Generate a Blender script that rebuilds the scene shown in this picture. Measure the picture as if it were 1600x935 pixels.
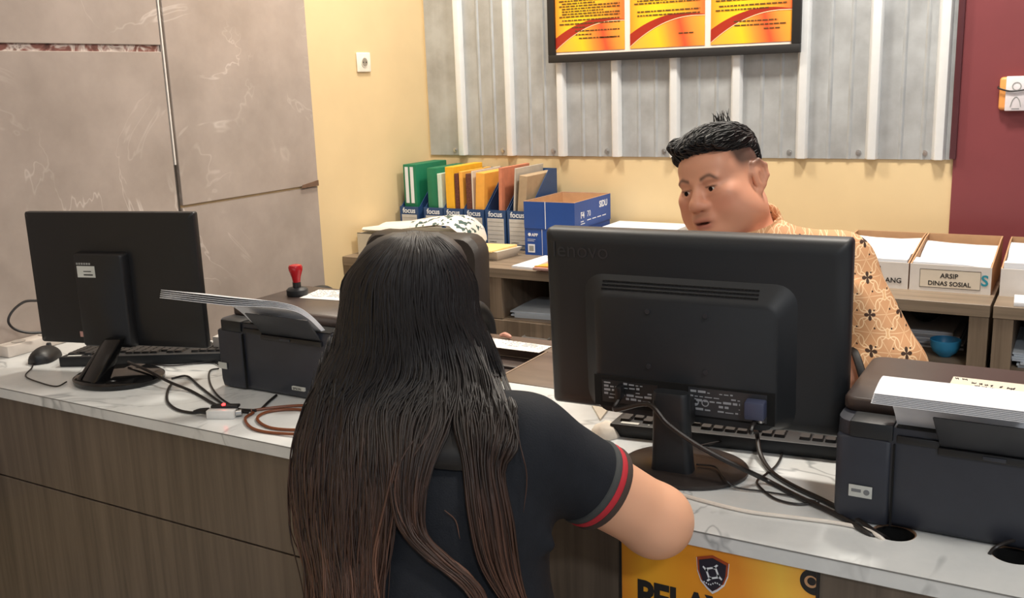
import bpy, bmesh, math, random
import numpy as np
from mathutils import Vector, Matrix, noise as mnoise

for o in list(bpy.data.objects): bpy.data.objects.remove(o, do_unlink=True)
SC = bpy.context.scene
COL = SC.collection
random.seed(7); RNG = np.random.default_rng(7)
PI = math.pi

# ------------------------------------------------------------------ camera
F_PX, CX, CY = 1540.0, 800.0, 467.5
PITCH, ROLL, YAW = math.radians(12.6), math.radians(-2.0), math.radians(-30.5)
CAM = np.array([0.0, 0.0, 1.43])
def _axes():
    cp, sp = math.cos(PITCH), math.sin(PITCH)
    fw = np.array([0, cp, -sp]); up = np.array([0, sp, cp]); rt = np.array([1.0, 0, 0])
    c, s = math.cos(ROLL), math.sin(ROLL)
    r2 = c*rt + s*up; u2 = -s*rt + c*up
    cw, sw = math.cos(YAW), math.sin(YAW)
    Rm = np.array([[cw, sw, 0], [-sw, cw, 0], [0, 0, 1]])     # room axes: X along the counter, Y into the room
    return Rm @ r2, Rm @ u2, Rm @ fw
CR, CU, CF = _axes()
cd = bpy.data.cameras.new('camera'); cd.sensor_width = 36; cd.lens = F_PX/1600*36; cd.clip_start = .02
cam = bpy.data.objects.new('camera', cd); COL.objects.link(cam); SC.camera = cam
cam.matrix_world = Matrix(((CR[0], CU[0], -CF[0], CAM[0]), (CR[1], CU[1], -CF[1], CAM[1]), (CR[2], CU[2], -CF[2], CAM[2]), (0, 0, 0, 1)))
def ray(x, y): return CR*((x-CX)/F_PX) - CU*((y-CY)/F_PX) + CF
def onz(x, y, z):
    d = ray(x, y); return CAM + d*((z-CAM[2])/d[2])
def ony(x, y, Y):
    d = ray(x, y); return CAM + d*((Y-CAM[1])/d[1])

# ------------------------------------------------------------------ light and exposure
SC.view_settings.view_transform = 'Standard'; SC.view_settings.look = 'None'
SC.view_settings.gamma = 1; SC.view_settings.use_curve_mapping = False
SC.view_settings.exposure = 0.0
w = bpy.data.worlds.new('world'); SC.world = w; w.use_nodes = True
w.node_tree.nodes['Background'].inputs[0].default_value = (.80, .88, 1.0, 1)
w.node_tree.nodes['Background'].inputs[1].default_value = .38
LAMPS = [  # (x, y, size_x, size_y, power, colour): ceiling lamps, two of them added
    (-.45, 2.75, .30, .30, 49, (1.0, .93, .83)),
    (-1.85, 2.75, .30, .30, 37, (1.0, .92, .80)),
    (.6, .9, .5, .3, 24, (1.0, .94, .86)),  # added to light the arm, hair and counter front
    (-1.6, .2, .5, .3, 5, (1.0, .92, .82)),
    (1.4, -1.2, .5, .3, 48, (.92, .96, 1.0)),  # added cool fill from behind the viewer
]
CEIL = 2.95

# ------------------------------------------------------------------ helpers
def lin(c): return tuple(((v/255)/12.92 if v/255 <= .04045 else ((v/255+.055)/1.055)**2.4) for v in c)
MATS = {}
class NT:
    def __init__(s, m): s.t = m.node_tree; s.n = s.t.nodes; s.b = s.n['Principled BSDF']
    def add(s, kind, **kw):
        nd = s.n.new(kind)
        for k, v in kw.items():
            if k in ('operation', 'blend_type', 'data_type', 'wave_type', 'bands_direction', 'feature', 'distance', 'attribute_name', 'noise_dimensions', 'voronoi_dimensions', 'interpolation_type'): setattr(nd, k, v)
        return nd
    def link(s, a, b): s.t.links.new(a, b)
    def val(s, sock, v):
        if hasattr(v, 'is_linked') or isinstance(v, bpy.types.NodeSocket): s.link(v, sock)
        else: sock.default_value = v
    def math(s, op, a, b=0.0, c=0.0):
        nd = s.add('ShaderNodeMath', operation=op); s.val(nd.inputs[0], a); s.val(nd.inputs[1], b); s.val(nd.inputs[2], c); return nd.outputs[0]
    def mix(s, fac, a, b):
        nd = s.add('ShaderNodeMix', data_type='RGBA'); s.val(nd.inputs[0], fac)
        s.val(nd.inputs[6], a if not isinstance(a, tuple) else (*a, 1)); s.val(nd.inputs[7], b if not isinstance(b, tuple) else (*b, 1)); return nd.outputs[2]
    def obj(s, scale=(1, 1, 1), rot=(0, 0, 0), loc=(0, 0, 0)):
        tc = s.add('ShaderNodeTexCoord'); mp = s.add('ShaderNodeMapping'); s.link(tc.outputs['Object'], mp.inputs[0])
        mp.inputs[1].default_value = loc; mp.inputs[2].default_value = rot; mp.inputs[3].default_value = scale; return mp.outputs[0]
    def noise(s, vec, scale, detail=4, rough=.5, dist=0):
        nd = s.add('ShaderNodeTexNoise'); s.link(vec, nd.inputs['Vector']); nd.inputs['Scale'].default_value = scale
        nd.inputs['Detail'].default_value = detail; nd.inputs['Roughness'].default_value = rough; nd.inputs['Distortion'].default_value = dist; return nd.outputs[0]
    def ramp(s, fac, stops):
        nd = s.add('ShaderNodeValToRGB'); s.link(fac, nd.inputs[0]); e = nd.color_ramp.elements
        while len(e) < len(stops): e.new(.5)
        for el, (p, c) in zip(e, stops): el.position = p; el.color = (*c, 1) if len(c) == 3 else c
        return nd.outputs[0]
    def bump(s, h, strength=.2, dist=.01):
        nd = s.add('ShaderNodeBump'); s.link(h, nd.inputs['Height']); nd.inputs['Strength'].default_value = strength; nd.inputs['Distance'].default_value = dist
        s.link(nd.outputs[0], s.b.inputs['Normal'])
    def sep(s, vec):
        nd = s.add('ShaderNodeSeparateXYZ'); s.link(vec, nd.inputs[0]); return nd.outputs
def mat(name, c, rough=.5, metal=0, spec=.5, var=.06, vscale=30, bump=0, bscale=200, trans=0, alpha=1, emit=0):
    if name in MATS: return MATS[name]
    m = bpy.data.materials.new(name); m.use_nodes = True; t = NT(m); L = lin(c); b = t.b
    b.inputs['Roughness'].default_value = rough; b.inputs['Metallic'].default_value = metal; b.inputs['Specular IOR Level'].default_value = spec
    if trans: b.inputs['Transmission Weight'].default_value = trans
    if alpha < 1: b.inputs['Alpha'].default_value = alpha
    v = t.obj()
    if var:
        n = t.noise(v, vscale, 3)
        t.link(t.ramp(n, [(.3, tuple(x*(1-var) for x in L)), (.7, tuple(min(1, x*(1+var)) for x in L))]), b.inputs['Base Color'])
    else: b.inputs['Base Color'].default_value = (*L, 1)
    if bump: t.bump(t.noise(v, bscale, 2), bump, .002)
    if emit:
        b.inputs['Emission Color'].default_value = (*L, 1); b.inputs['Emission Strength'].default_value = emit
    MATS[name] = m; return m
def newmat(name, rough=.5, spec=.5, metal=0):
    m = bpy.data.materials.new(name); m.use_nodes = True; t = NT(m); MATS[name] = m
    t.b.inputs['Roughness'].default_value = rough; t.b.inputs['Specular IOR Level'].default_value = spec; t.b.inputs['Metallic'].default_value = metal
    return m, t

def catmull(pts, n=6):
    P = [Vector(p) for p in pts]
    if len(P) < 3: return P
    P = [P[0]*2-P[1]] + P + [P[-1]*2-P[-2]]; out = []
    for i in range(1, len(P)-2):
        for k in range(n):
            t = k/n; a, b, c, d = P[i-1], P[i], P[i+1], P[i+2]
            out.append(.5*((2*b)+(c-a)*t+(2*a-5*b+4*c-d)*t*t+(3*b-a-3*c+d)*t**3))
    out.append(P[-2]); return out
class MB:
    def __init__(s): s.v = []; s.f = []
    def _add(s, v, f):
        k = len(s.v); s.v += [tuple(x) for x in v]; s.f += [tuple(i+k for i in q) for q in f]; return s
    def box(s, x0, x1, y0, y1, z0, z1):
        return s._add([(x0,y0,z0),(x1,y0,z0),(x1,y1,z0),(x0,y1,z0),(x0,y0,z1),(x1,y0,z1),(x1,y1,z1),(x0,y1,z1)],
                      [(0,3,2,1),(4,5,6,7),(0,1,5,4),(1,2,6,5),(2,3,7,6),(3,0,4,7)])
    def hexa(s, v): return s._add(v, [(0,3,2,1),(4,5,6,7),(0,1,5,4),(1,2,6,5),(2,3,7,6),(3,0,4,7)])
    def loft(s, rings, cap=True, close=True):
        n = len(rings[0]); v = [p for r in rings for p in r]; f = []
        for i in range(len(rings)-1):
            for j in range(n if close else n-1):
                a = i*n+j; b = i*n+(j+1) % n; f.append((a, b, b+n, a+n))
        if cap: f.append(tuple(range(n-1, -1, -1))); f.append(tuple(range((len(rings)-1)*n, len(rings)*n)))
        return s._add(v, f)
    def tube(s, pts, r, seg=8, smooth=6, radii=None):
        P = catmull(pts, smooth) if smooth else [Vector(p) for p in pts]; rings = []; up = Vector((0, 0, 1)); N = None
        for i, p in enumerate(P):
            t = (P[min(i+1, len(P)-1)]-P[max(i-1, 0)]); t = t.normalized() if t.length > 1e-9 else Vector((1, 0, 0))
            if N is None: N = t.cross(up); N = N.normalized() if N.length > 1e-3 else t.cross(Vector((1, 0, 0))).normalized()
            else: N = (N-t*N.dot(t)).normalized()
            B = t.cross(N); rr = r if radii is None else float(np.interp(i/(len(P)-1), np.linspace(0, 1, len(radii)), radii))
            rings.append([p+N*(rr*math.cos(a))+B*(rr*math.sin(a)) for a in [2*PI*k/seg for k in range(seg)]])
        return s.loft(rings)
    def cyl(s, a, b, r, r2=None, seg=20):
        return s.tube([a, b], r, seg, 0, None if r2 is None else [r, r2])
    def lathe(s, prof, c=(0, 0, 0), seg=28, sx=1, sy=1):
        rings = [[(c[0]+r*sx*math.cos(2*PI*k/seg), c[1]+r*sy*math.sin(2*PI*k/seg), c[2]+z) for k in range(seg)] for r, z in prof]
        return s.loft(rings)
    def prism(s, poly, a, b, plane='xz'):
        def P(u, v, w): return {'xz': (u, w, v), 'xy': (u, v, w), 'yz': (w, u, v)}[plane]
        n = len(poly); v = [P(u, q, a) for u, q in poly]+[P(u, q, b) for u, q in poly]
        f = [tuple(range(n)), tuple(range(2*n-1, n-1, -1))]+[(i, i+n, (i+1) % n+n, (i+1) % n) for i in range(n)]
        return s._add(v, f)
    def quad(s, a, b, c, d): return s._add([a, b, c, d], [(0, 1, 2, 3)])
    def build(s, name, m, parent=None, bevel=0, seg=2, smooth=None, loc=None, rot=None, angle=35):
        me = bpy.data.meshes.new(name); bm = bmesh.new()
        vs = [bm.verts.new(p) for p in s.v]
        for q in s.f:
            try: bm.faces.new([vs[i] for i in q])
            except ValueError: pass
        bmesh.ops.recalc_face_normals(bm, faces=bm.faces)
        if bevel:
            ed = [e for e in bm.edges if len(e.link_faces) == 2 and e.calc_face_angle(0) > math.radians(30)]
            bmesh.ops.bevel(bm, geom=ed, offset=bevel, segments=seg, profile=.5, affect='EDGES', clamp_overlap=True)
        for f in bm.faces: f.smooth = True
        for e in bm.edges:
            if len(e.link_faces) == 2 and e.calc_face_angle(0) > math.radians(angle): e.smooth = False
        bm.to_mesh(me); bm.free(); me.materials.append(m)
        o = bpy.data.objects.new(name, me); COL.objects.link(o)
        if parent: o.parent = parent
        if loc is not None: o.location = loc
        if rot is not None: o.rotation_euler = rot
        return o
def thing(name, label, cat, loc=(0, 0, 0), rz=0, group=None):
    o = bpy.data.objects.new(name, None); o.empty_display_size = .05; COL.objects.link(o); o.location = loc; o.rotation_euler = (0, 0, rz)
    return tag(o, label, cat, group)
def tag(o, label, cat, group=None):
    o['label'] = label; o['category'] = cat
    if group: o['group'] = group
    return o
def struct(o): o['kind'] = 'structure'; return o
def copy_part(src, parent, loc=None, name=None):
    c = src.copy(); COL.objects.link(c); c.parent = parent
    if loc is not None: c.location = loc
    return c
def text(body, size, m, parent, loc, rot=(PI/2, 0, 0), name='lettering', align='LEFT', extrude=.0002, sx=1, bold=0, shear=0):
    cu = bpy.data.curves.new('txt', 'FONT'); cu.body = body; cu.size = size; cu.extrude = extrude; cu.align_x = align; cu.offset = bold; cu.resolution_u = 3; cu.shear = shear
    to = bpy.data.objects.new('txt', cu); COL.objects.link(to)
    dg = bpy.context.evaluated_depsgraph_get(); me = bpy.data.meshes.new_from_object(to.evaluated_get(dg))
    bpy.data.objects.remove(to); bpy.data.curves.remove(cu); me.name = name; me.materials.clear(); me.materials.append(m)
    if sx != 1: me.transform(Matrix.Diagonal((sx, 1, 1, 1)))
    o = bpy.data.objects.new(name, me); COL.objects.link(o); o.parent = parent; o.location = loc; o.rotation_euler = rot; return o
def bake_mod(o, setup):
    """apply modifiers added by setup(o)"""
    setup(o); dg = bpy.context.evaluated_depsgraph_get(); me = bpy.data.meshes.new_from_object(o.evaluated_get(dg))
    o.modifiers.clear(); old = o.data; o.data = me; bpy.data.meshes.remove(old); return o

# ------------------------------------------------------------------ materials
def marble_mat(name, base, vein, dark, scale, rough, veinw=.03, th=(.50, .68)):
    m, t = newmat(name, rough); v = t.obj()
    n1 = t.noise(v, scale, 6, .6); n2 = t.noise(v, scale*.35, 4, .6, 1.5)
    ab = t.math('ABSOLUTE', t.math('SUBTRACT', n2, .5)); vm = t.ramp(ab, [(0, (1, 1, 1)), (veinw, (0, 0, 0))])
    n3 = t.noise(v, scale*.5, 2); vm2 = t.math('MULTIPLY', vm, t.ramp(n3, [(th[0], (0, 0, 0)), (th[1], (1, 1, 1))]))
    bc = t.ramp(n1, [(.3, lin(dark)), (.7, lin(base))])
    t.link(t.mix(vm2, bc, lin(vein)), t.b.inputs['Base Color']); return m
M_TILE = marble_mat('grey_marble_tile', (178, 165, 156), (206, 196, 188), (158, 146, 137), 5, .30, .009)
M_TOP = marble_mat('white_marble_laminate', (226, 228, 227), (168, 171, 172), (204, 207, 207), 6.5, .22, .022, (.36, .56))
def wood_mat(name, a, b, sc, rough=.45):
    m, t = newmat(name, rough); v = t.obj(scale=sc); n = t.noise(v, 1, 6, .62, .4); n2 = t.noise(t.obj(scale=tuple(x*5 for x in sc)), 1, 3)
    f = t.math('ADD', t.math('MULTIPLY', n, .75), t.math('MULTIPLY', n2, .25))
    t.link(t.ramp(f, [(.32, lin(a)), (.52, lin(b)), (.68, tuple(min(1, x*1.25) for x in lin(b)))]), t.b.inputs['Base Color']); t.bump(n2, .08, .001); return m
M_WOOD_V = wood_mat('grey_oak_upright_grain', (92, 78, 64), (126, 110, 93), (26, 26, .9))
M_WOOD_F = wood_mat('counter_oak_upright_grain', (74, 64, 55), (104, 92, 80), (20, 20, .7))
M_WOOD_H = wood_mat('grey_oak_long_grain', (100, 87, 72), (136, 120, 102), (.9, 26, 26))
M_WOOD_D = wood_mat('brown_desk_laminate', (92, 76, 64), (112, 95, 82), (2, 10, 10), .35)
M_YEL = mat('yellow_wall_paint', (223, 198, 153), .6, var=.03, vscale=6, bump=.05, bscale=90)
M_MAROON = mat('maroon_wall_paint', (124, 58, 62), .5, var=.04, vscale=8, bump=.05, bscale=90)
M_MAROON_D = mat('dark_maroon_trim', (84, 42, 48), .45)
M_WHITE_P = mat('ceiling_white', (236, 234, 228), .8, var=.02)
M_FLOOR = marble_mat('floor_tile', (196, 190, 182), (220, 216, 210), (182, 176, 168), 4, .25)
def galv():
    m, t = newmat('galvanised_sheet', .42, .5, .35); v = t.obj()
    n = t.noise(v, 7, 5, .6); n2 = t.noise(t.obj(scale=(40, 40, .6)), 1, 2)
    f = t.math('ADD', t.math('MULTIPLY', n, .85), t.math('MULTIPLY', n2, .15))
    t.link(t.ramp(f, [(.35, lin((166, 168, 169))), (.65, lin((190, 194, 196)))]), t.b.inputs['Base Color'])
    t.link(t.ramp(n, [(.3, (.34,)*3), (.7, (.5,)*3)]), t.b.inputs['Roughness']); return m
M_GALV = galv()
M_RIB = mat('lit_sheet_rib', (240, 243, 244), .4, .1, var=.02)  # paler than the sheet: light caught by the ribs is put into their colour
M_STEEL = mat('bright_screw_steel', (200, 200, 200), .3, .9)
M_BLACK = mat('black_plastic', (24, 24, 26), .42, bump=.04, bscale=600)
M_BLACKM = mat('matte_black_plastic', (24, 27, 31), .5, bump=.06, bscale=900)
M_GLOSS = mat('glossy_black_plastic', (12, 12, 13), .12)
M_DKGREY = mat('dark_grey_plastic', (44, 46, 51), .45)
M_SLATE = mat('blue_black_plastic', (48, 51, 60), .45, bump=.04, bscale=700)
M_LID = mat('brown_black_lid', (66, 55, 51), .42, bump=.04, bscale=500)
M_KEY = mat('key_plastic', (44, 42, 41), .5)
M_VOID = mat('black_void', (6, 6, 6), .9, var=0)
M_PAPER = mat('white_paper', (226, 228, 233), .75, var=.015)
M_PAPERW = mat('warm_paper', (214, 203, 186), .75, var=.03)
M_LABELG = mat('grey_label_film', (150, 152, 150), .5)
M_FLABEL = mat('pale_file_label', (200, 197, 192), .6)
M_STICK = mat('asset_sticker', (208, 210, 204), .4)
M_INK = mat('black_ink', (30, 28, 28), .6, var=0)
M_INKG = mat('grey_print', (120, 122, 124), .6, var=0)
M_WPRINT = mat('white_print', (228, 232, 238), .6, var=0)
M_BLUE = mat('blue_card', (33, 74, 148), .5, var=.04)
M_NAVY = mat('navy_file_card', (40, 72, 118), .5, var=.06)
M_KRAFT = mat('kraft_card', (190, 150, 112), .75, var=.05)
M_CARDW = mat('white_coated_card', (214, 208, 202), .6, var=.03)
M_SKYBLUE = mat('blue_bowl_plastic', (58, 150, 200), .35)
M_RED = mat('red_stamp_plastic', (176, 24, 34), .25)
M_GREEN = mat('green_binder_cloth', (20, 112, 78), .55)
M_ENVY = mat('yellow_envelope', (240, 178, 40), .6)
M_ENVO = mat('orange_envelope', (238, 170, 72), .65)
M_PINK = mat('pink_folder', (206, 158, 148), .6)
M_BROWNC = mat('brown_cable', (120, 66, 38), .4)
M_CABLE = mat('black_cable', (30, 26, 25), .4)
M_WCABLE = mat('white_cable', (222, 214, 204), .4)
M_BATIK = mat('maroon_batik_card', (96, 52, 42), .6, var=.5, vscale=160)
M_TANC = mat('tan_document_card', (176, 152, 122), .6, var=.08)
M_CHAIR = mat('dark_brown_leatherette', (48, 42, 38), .5, bump=.2, bscale=260)

# ------------------------------------------------------------------ setting
XL, YB = -2.514, 3.60
fl = struct(MB().box(-3.2, 4.2, -4.2, 4.2, -.05, 0).build('floor', M_FLOOR))
ce = struct(MB().box(-3.2, 4.2, -4.2, 4.2, CEIL, CEIL+.05).build('ceiling', M_WHITE_P))
wb = struct(MB().box(XL-.2, 4.2, YB, YB+.15, 0, CEIL).build('wall_back', M_YEL))
wl = struct(MB().box(XL-.15, XL, -4.2, YB, 0, CEIL).build('wall_left', M_YEL))
MB().box(-.392, 4.2, YB-.012, YB-.0005, 0, CEIL).build('maroon_section', M_MAROON, wb)
MB().box(-.403, -.383, YB-.028, YB-.0125, 1.12, CEIL).build('maroon_edge_strip', M_MAROON_D, wb, bevel=.002)
# marble tiles on the left wall
def tile(y0, y1, z0, z1, th=.012):
    return MB().box(XL+.0005, XL+th, y0, y1, z0, z1).build('marble_tile', M_TILE, wl, bevel=.0015, seg=1)
for (a, b, c, d, th) in [(2.188, 2.838, 1.069, 2.269, .016), (2.188, 2.838, .0, 1.061, .012), (2.188, 2.838, 2.277, CEIL, .012),
                         (1.382, 2.172, .355, 1.548, .012), (1.382, 2.172, 1.568, 2.768, .012), (.588, 1.379, .355, 1.548, .012), (.588, 1.379, 1.568, 2.768, .012)]:
    tile(a, b, c, d, th)
MB().box(XL+.0002, XL+.006, 2.19, 2.80, 1.0612, 1.0688).build('grout_strip', M_YEL, wl)
m, t = newmat('old_backing_strip', .3); v = t.obj(scale=(1, 14, 14))
t.link(t.ramp(t.noise(v, 1.2, 3, .6, 1), [(.3, lin((60, 40, 38))), (.45, lin((136, 92, 84))), (.55, lin((216, 206, 198))), (.66, lin((130, 108, 100)))]), t.b.inputs['Base Color'])
MB().box(XL+.0002, XL+.004, .4, 2.172, 1.5482, 1.5678).build('backing_strip', m, wl)
MB().prism([(2.742, 1.0625), (2.836, 1.063), (2.836, 1.084), (2.75, 1.074)], XL+.0165, XL+.020, 'yz').build('broken_chip', mat('broken_tile_brown', (110, 84, 66), .7, var=.2), wl)
MB().box(XL+.0002, XL+.002, 2.1725, 2.1875, .36, 2.75).build('tile_joint', mat('grey_joint', (96, 88, 80), .8), wl)
MB().box(XL+.004, XL+.015, 2.1745, 2.1795, 1.20, 2.75).build('tile_edge_line', mat('white_tile_edge', (232, 226, 218), .5), wl)  # pale strip drawn as the bright edge line of the left tile
sk = thing('wall_socket', 'white square power socket on the yellow side wall', 'socket', (XL, 3.17, 1.513))
MB().box(.0005, .009, -.042, .042, -.038, .038).build('cover_plate', mat('ivory_plastic', (240, 234, 218), .35), sk, bevel=.006, seg=3)
s_ = MB().tube([(.0085, 0, 0), (.0115, 0, 0)], .020, 24, 0).build('socket_ring', mat('ivory_shadow_plastic', (222, 214, 198), .4), sk)
s_ = MB().tube([(.0105, 0, 0), (.0118, 0, 0)], .0165, 24, 0).build('socket_well', mat('grey_socket_well', (150, 142, 128), .5), sk)
for dz in (-.009, .009): MB().tube([(.0115, dz, 0), (.0122, dz, 0)], .0028, 10, 0).build('contact_hole', M_VOID, sk)

# corrugated sheet
cs = thing('corrugated_sheet', 'tall galvanised ribbed metal sheet screwed to the back wall', 'metal sheet', (0, YB, 1.116))
TOPZ = CEIL-1.116-.002
MB().box(XL+.01, -.402, -.006, -.001, 0, TOPZ).build('flat_sheet', M_GALV, cs)
ribx = [-2.329+.2397*i for i in range(9)]
rib = None; scr = None
for i, x in enumerate(ribx):
    xs = min(x, -.437)
    if rib is None:
        rib = MB().prism([(-.026, -.006), (-.012, -.032), (.014, -.032), (.021, -.006)], 0, TOPZ, 'xy').build('rib', M_RIB, cs, bevel=.003, seg=2); rib.location = (xs, 0, 0)
    else: copy_part(rib, cs, (xs, 0, 0))
minor = None
for i in range(8):
    for k in (.085, .155):
        x = ribx[i]+k+.005
        if minor is None:
            minor = MB().prism([(-.008, -.006), (-.002, -.0105), (.002, -.0105), (.008, -.006)], 0, TOPZ, 'xy').build('minor_rib', M_GALV, cs); minor.location = (x, 0, 0)
        else: copy_part(minor, cs, (x, 0, 0))
for x in ribx:
    xs = min(x, -.437)-.046
    if scr is None:
        scr = MB().tube([(0, -.0062, 0), (0, -.009, 0)], .0095, 14, 0).tube([(0, -.009, 0), (0, -.014, 0)], .0055, 6, 0).build('screw', M_STEEL, cs); scr.location = (xs, 0, .022)
    else: copy_part(scr, cs, (xs, 0, .022))

# ceiling lamps (their light is here)
for i, (x, y, sx, sy, pw, c) in enumerate(LAMPS):
    lab = ['square ceiling lamp above the archive boxes', 'square ceiling lamp above the magazine files', 'added ceiling lamp for the arm, hair and counter front', 'ceiling lamp above the left counter front', 'added fill lamp on the entrance ceiling'][i]
    L = thing('ceiling_lamp', lab, 'lamp', (x, y, CEIL), 0, 'ceiling lamps')
    MB().box(-sx/2-.02, sx/2+.02, -sy/2-.02, sy/2+.02, -.03, -.0005).build('housing', M_CARDW, L, bevel=.004)
    MB().box(-sx/2, sx/2, -sy/2, sy/2, -.034, -.0302).build('diffuser', mat('lamp_diffuser', (255, 248, 236), .5, var=0, emit=4), L)
    ld = bpy.data.lights.new('lamp_light', 'AREA'); ld.shape = 'RECTANGLE'; ld.size = sx; ld.size_y = sy; ld.energy = pw; ld.color = c
    lo = bpy.data.objects.new('lamp_light', ld); COL.objects.link(lo); lo.parent = L; lo.location = (0, 0, -.04)

# ------------------------------------------------------------------ counter
YF, ZT = 1.326, .75
ct = MB().box(XL+.014, 1.6, YF, 1.86, ZT-.026, ZT).build('countertop', M_TOP, bevel=.0015, seg=1)
tag(ct, 'long white marble-pattern countertop of the service counter', 'countertop')
for (hx, hy) in ((-.207, 1.452), (-.047, 1.452)):
    cut = MB().cyl((hx, hy, ZT-.1), (hx, hy, ZT+.1), .031, seg=40).build('cut', M_VOID)
    def _b(o, c=cut):
        q = o.modifiers.new('b', 'BOOLEAN'); q.object = c; q.operation = 'DIFFERENCE'; q.solver = 'EXACT'
    bake_mod(ct, _b); bpy.data.objects.remove(cut)
for p in ct.data.polygons: p.use_smooth = False
for k, (hx, hy) in enumerate(((-.207, 1.452), (-.047, 1.452))):
    R0, R1 = .0305, .029
    rings = [[(hx+r*math.cos(a), hy+r*math.sin(a), z) for a in [2*PI*i/40 for i in range(40)]] for r, z in ((R0, ZT-.001), (R1, ZT-.001), (R1, ZT-.0045), (R0, ZT-.0045))]
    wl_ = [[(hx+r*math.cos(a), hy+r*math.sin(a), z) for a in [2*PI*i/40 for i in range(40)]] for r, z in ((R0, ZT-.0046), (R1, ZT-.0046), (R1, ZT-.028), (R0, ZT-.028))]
    MB().loft(wl_+[wl_[0]], cap=False).build('cable_hole_shade_wall', M_VOID, ct)  # black wall and cap put the darkness inside the hole into colour
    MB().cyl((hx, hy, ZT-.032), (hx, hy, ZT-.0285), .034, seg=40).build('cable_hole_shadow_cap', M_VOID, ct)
    MB().loft(rings+[rings[0]], cap=False).build('cable_hole_rim', mat('brown_chipboard', (150, 118, 92), .8, var=.25, vscale=200), ct)
# laminate joint line of the edging
MB().box(XL+.02, 1.59, YF-.0004, YF+.0006, ZT-.0018, ZT+.0003).build('edge_joint', mat('edge_glue_line', (128, 128, 126), .6), ct)
sc_ = thing('service_counter', 'long service counter body with grey-brown wood panels', 'counter', (0, YF+.012, 0))
MB().box(XL+.014, 1.6, 0, .018, .512, ZT-.0265).build('front_panel', M_WOOD_F, sc_, bevel=.001, seg=1)
MB().box(XL+.014, 1.6, 0, .018, .08, .508).build('front_panel', M_WOOD_F, sc_, bevel=.001, seg=1)
MB().box(XL+.014, 1.6, .006, .024, 0, .079).build('plinth', M_BLACKM, sc_)
MB().box(XL+.014, 1.6, .010, .017, .5081, .5119).build('panel_joint', M_VOID, sc_)
for x in (XL+.03, -1.2, -.95, .3, 1.58): MB().box(x-.009, x+.009, .0245, .46, 0, ZT-.0265).build('side_panel', M_WOOD_V, sc_)

# printed banner on the counter front
m, t = newmat('orange_print_gradient', .3); v = t.obj(); sx = t.sep(v)[0]
g = t.math('ADD', t.math('MULTIPLY', sx, 2.6), t.math('MULTIPLY', t.noise(v, 5, 2), .25))
t.link(t.ramp(g, [(.0, lin((226, 120, 48))), (.22, lin((244, 176, 52))), (.42, lin((240, 158, 44))), (.62, lin((238, 150, 44))), (.78, lin((246, 196, 72))), (.95, lin((240, 150, 56)))]), t.b.inputs['Base Color'])
BX0, BX1 = -.598, -.292
bn = thing('counter_banner', 'orange printed banner with shield emblem below the counter edge', 'banner', (BX0, YF+.0118, .30))
MB().box(0, BX1-BX0, -.004, -.0005, 0, .4225).build('print_sheet', m, bn)
MB().box(-.004, .0, -.005, -.0005, 0, .4225).build('dark_border', M_INK, bn); MB().box(BX1-BX0, BX1-BX0+.004, -.005, -.0005, 0, .4225).build('dark_border', M_INK, bn)
text('PELAYANAN', .066, M_INK, bn, (.026, -.0045, .2955), bold=.0028, sx=.82)
def shield(cx, cz, w, h, y, m, name):
    pts = [(-.5, .36), (-.22, .44), (0, .5), (.22, .44), (.5, .36), (.47, 0), (.36, -.26), (.16, -.44), (0, -.54), (-.16, -.44), (-.36, -.26), (-.47, 0)]
    return MB().prism([(cx+a*w, cz+b*h) for a, b in pts], y-.0004, y, 'xz').build(name, m, bn)
ecx, ecz = .151, .381
shield(ecx, ecz, .052, .062, -.0041, M_WPRINT, 'emblem_edge'); shield(ecx, ecz+.0022, .050, .058, -.0046, mat('emblem_red', (168, 70, 30), .5, var=0), 'emblem_red_rim'); shield(ecx, ecz, .043, .053, -.0051, mat('emblem_navy', (34, 28, 44), .5, var=0), 'emblem_field')
em = MB()
for a in range(4):
    q = a*PI/2+.35; c, s = math.cos(q), math.sin(q)
    def W_(u, v_): return (ecx+u*c-v_*s, -.0056, ecz+.002+u*s+v_*c)
    em.quad(W_(-.010, .0065), W_(.0095, .0065), W_(.0065, .0095), W_(-.0065, .0095)); em.quad(W_(.005, .005), W_(.0135, .0105), W_(.0115, .0125), W_(.003, .0085))
em.build('emblem_mark', M_WPRINT, bn)
dm = MB()
for k in range(9):
    u = ecx-.014+k*.0035; z = ecz-.0165-.004*math.sin(k*.8)*(1-abs(k-4)/5); dm.quad((u, -.0056, z), (u+.0022, -.0056, z-.0004), (u+.002, -.0056, z+.002), (u+.0004, -.0056, z+.0022))
dm.build('emblem_lettering', M_WPRINT, bn)
def disc(cx, cz, r, y, m, name, par, seg=32): return MB().cyl((cx, y, cz), (cx, y+.0004, cz), r, seg=seg).build(name, m, par)
def clipped(cx, cz, r, y, m, name):
    return MB().prism([(min(cx+r*math.cos(a), BX1-BX0-.0003), min(cz+r*math.sin(a), .4222)) for a in [2*PI*k/40 for k in range(40)]], y, y+.0004, 'xz').build(name, m, bn)
clipped(.303, .404, .0205, -.0046, M_INK, 'corner_badge'); clipped(.2985, .404, .0095, -.0051, mat('badge_tan', (196, 150, 110), .5), 'badge_centre'); clipped(.2995, .405, .0062, -.0056, M_INK, 'badge_dot')

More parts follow.
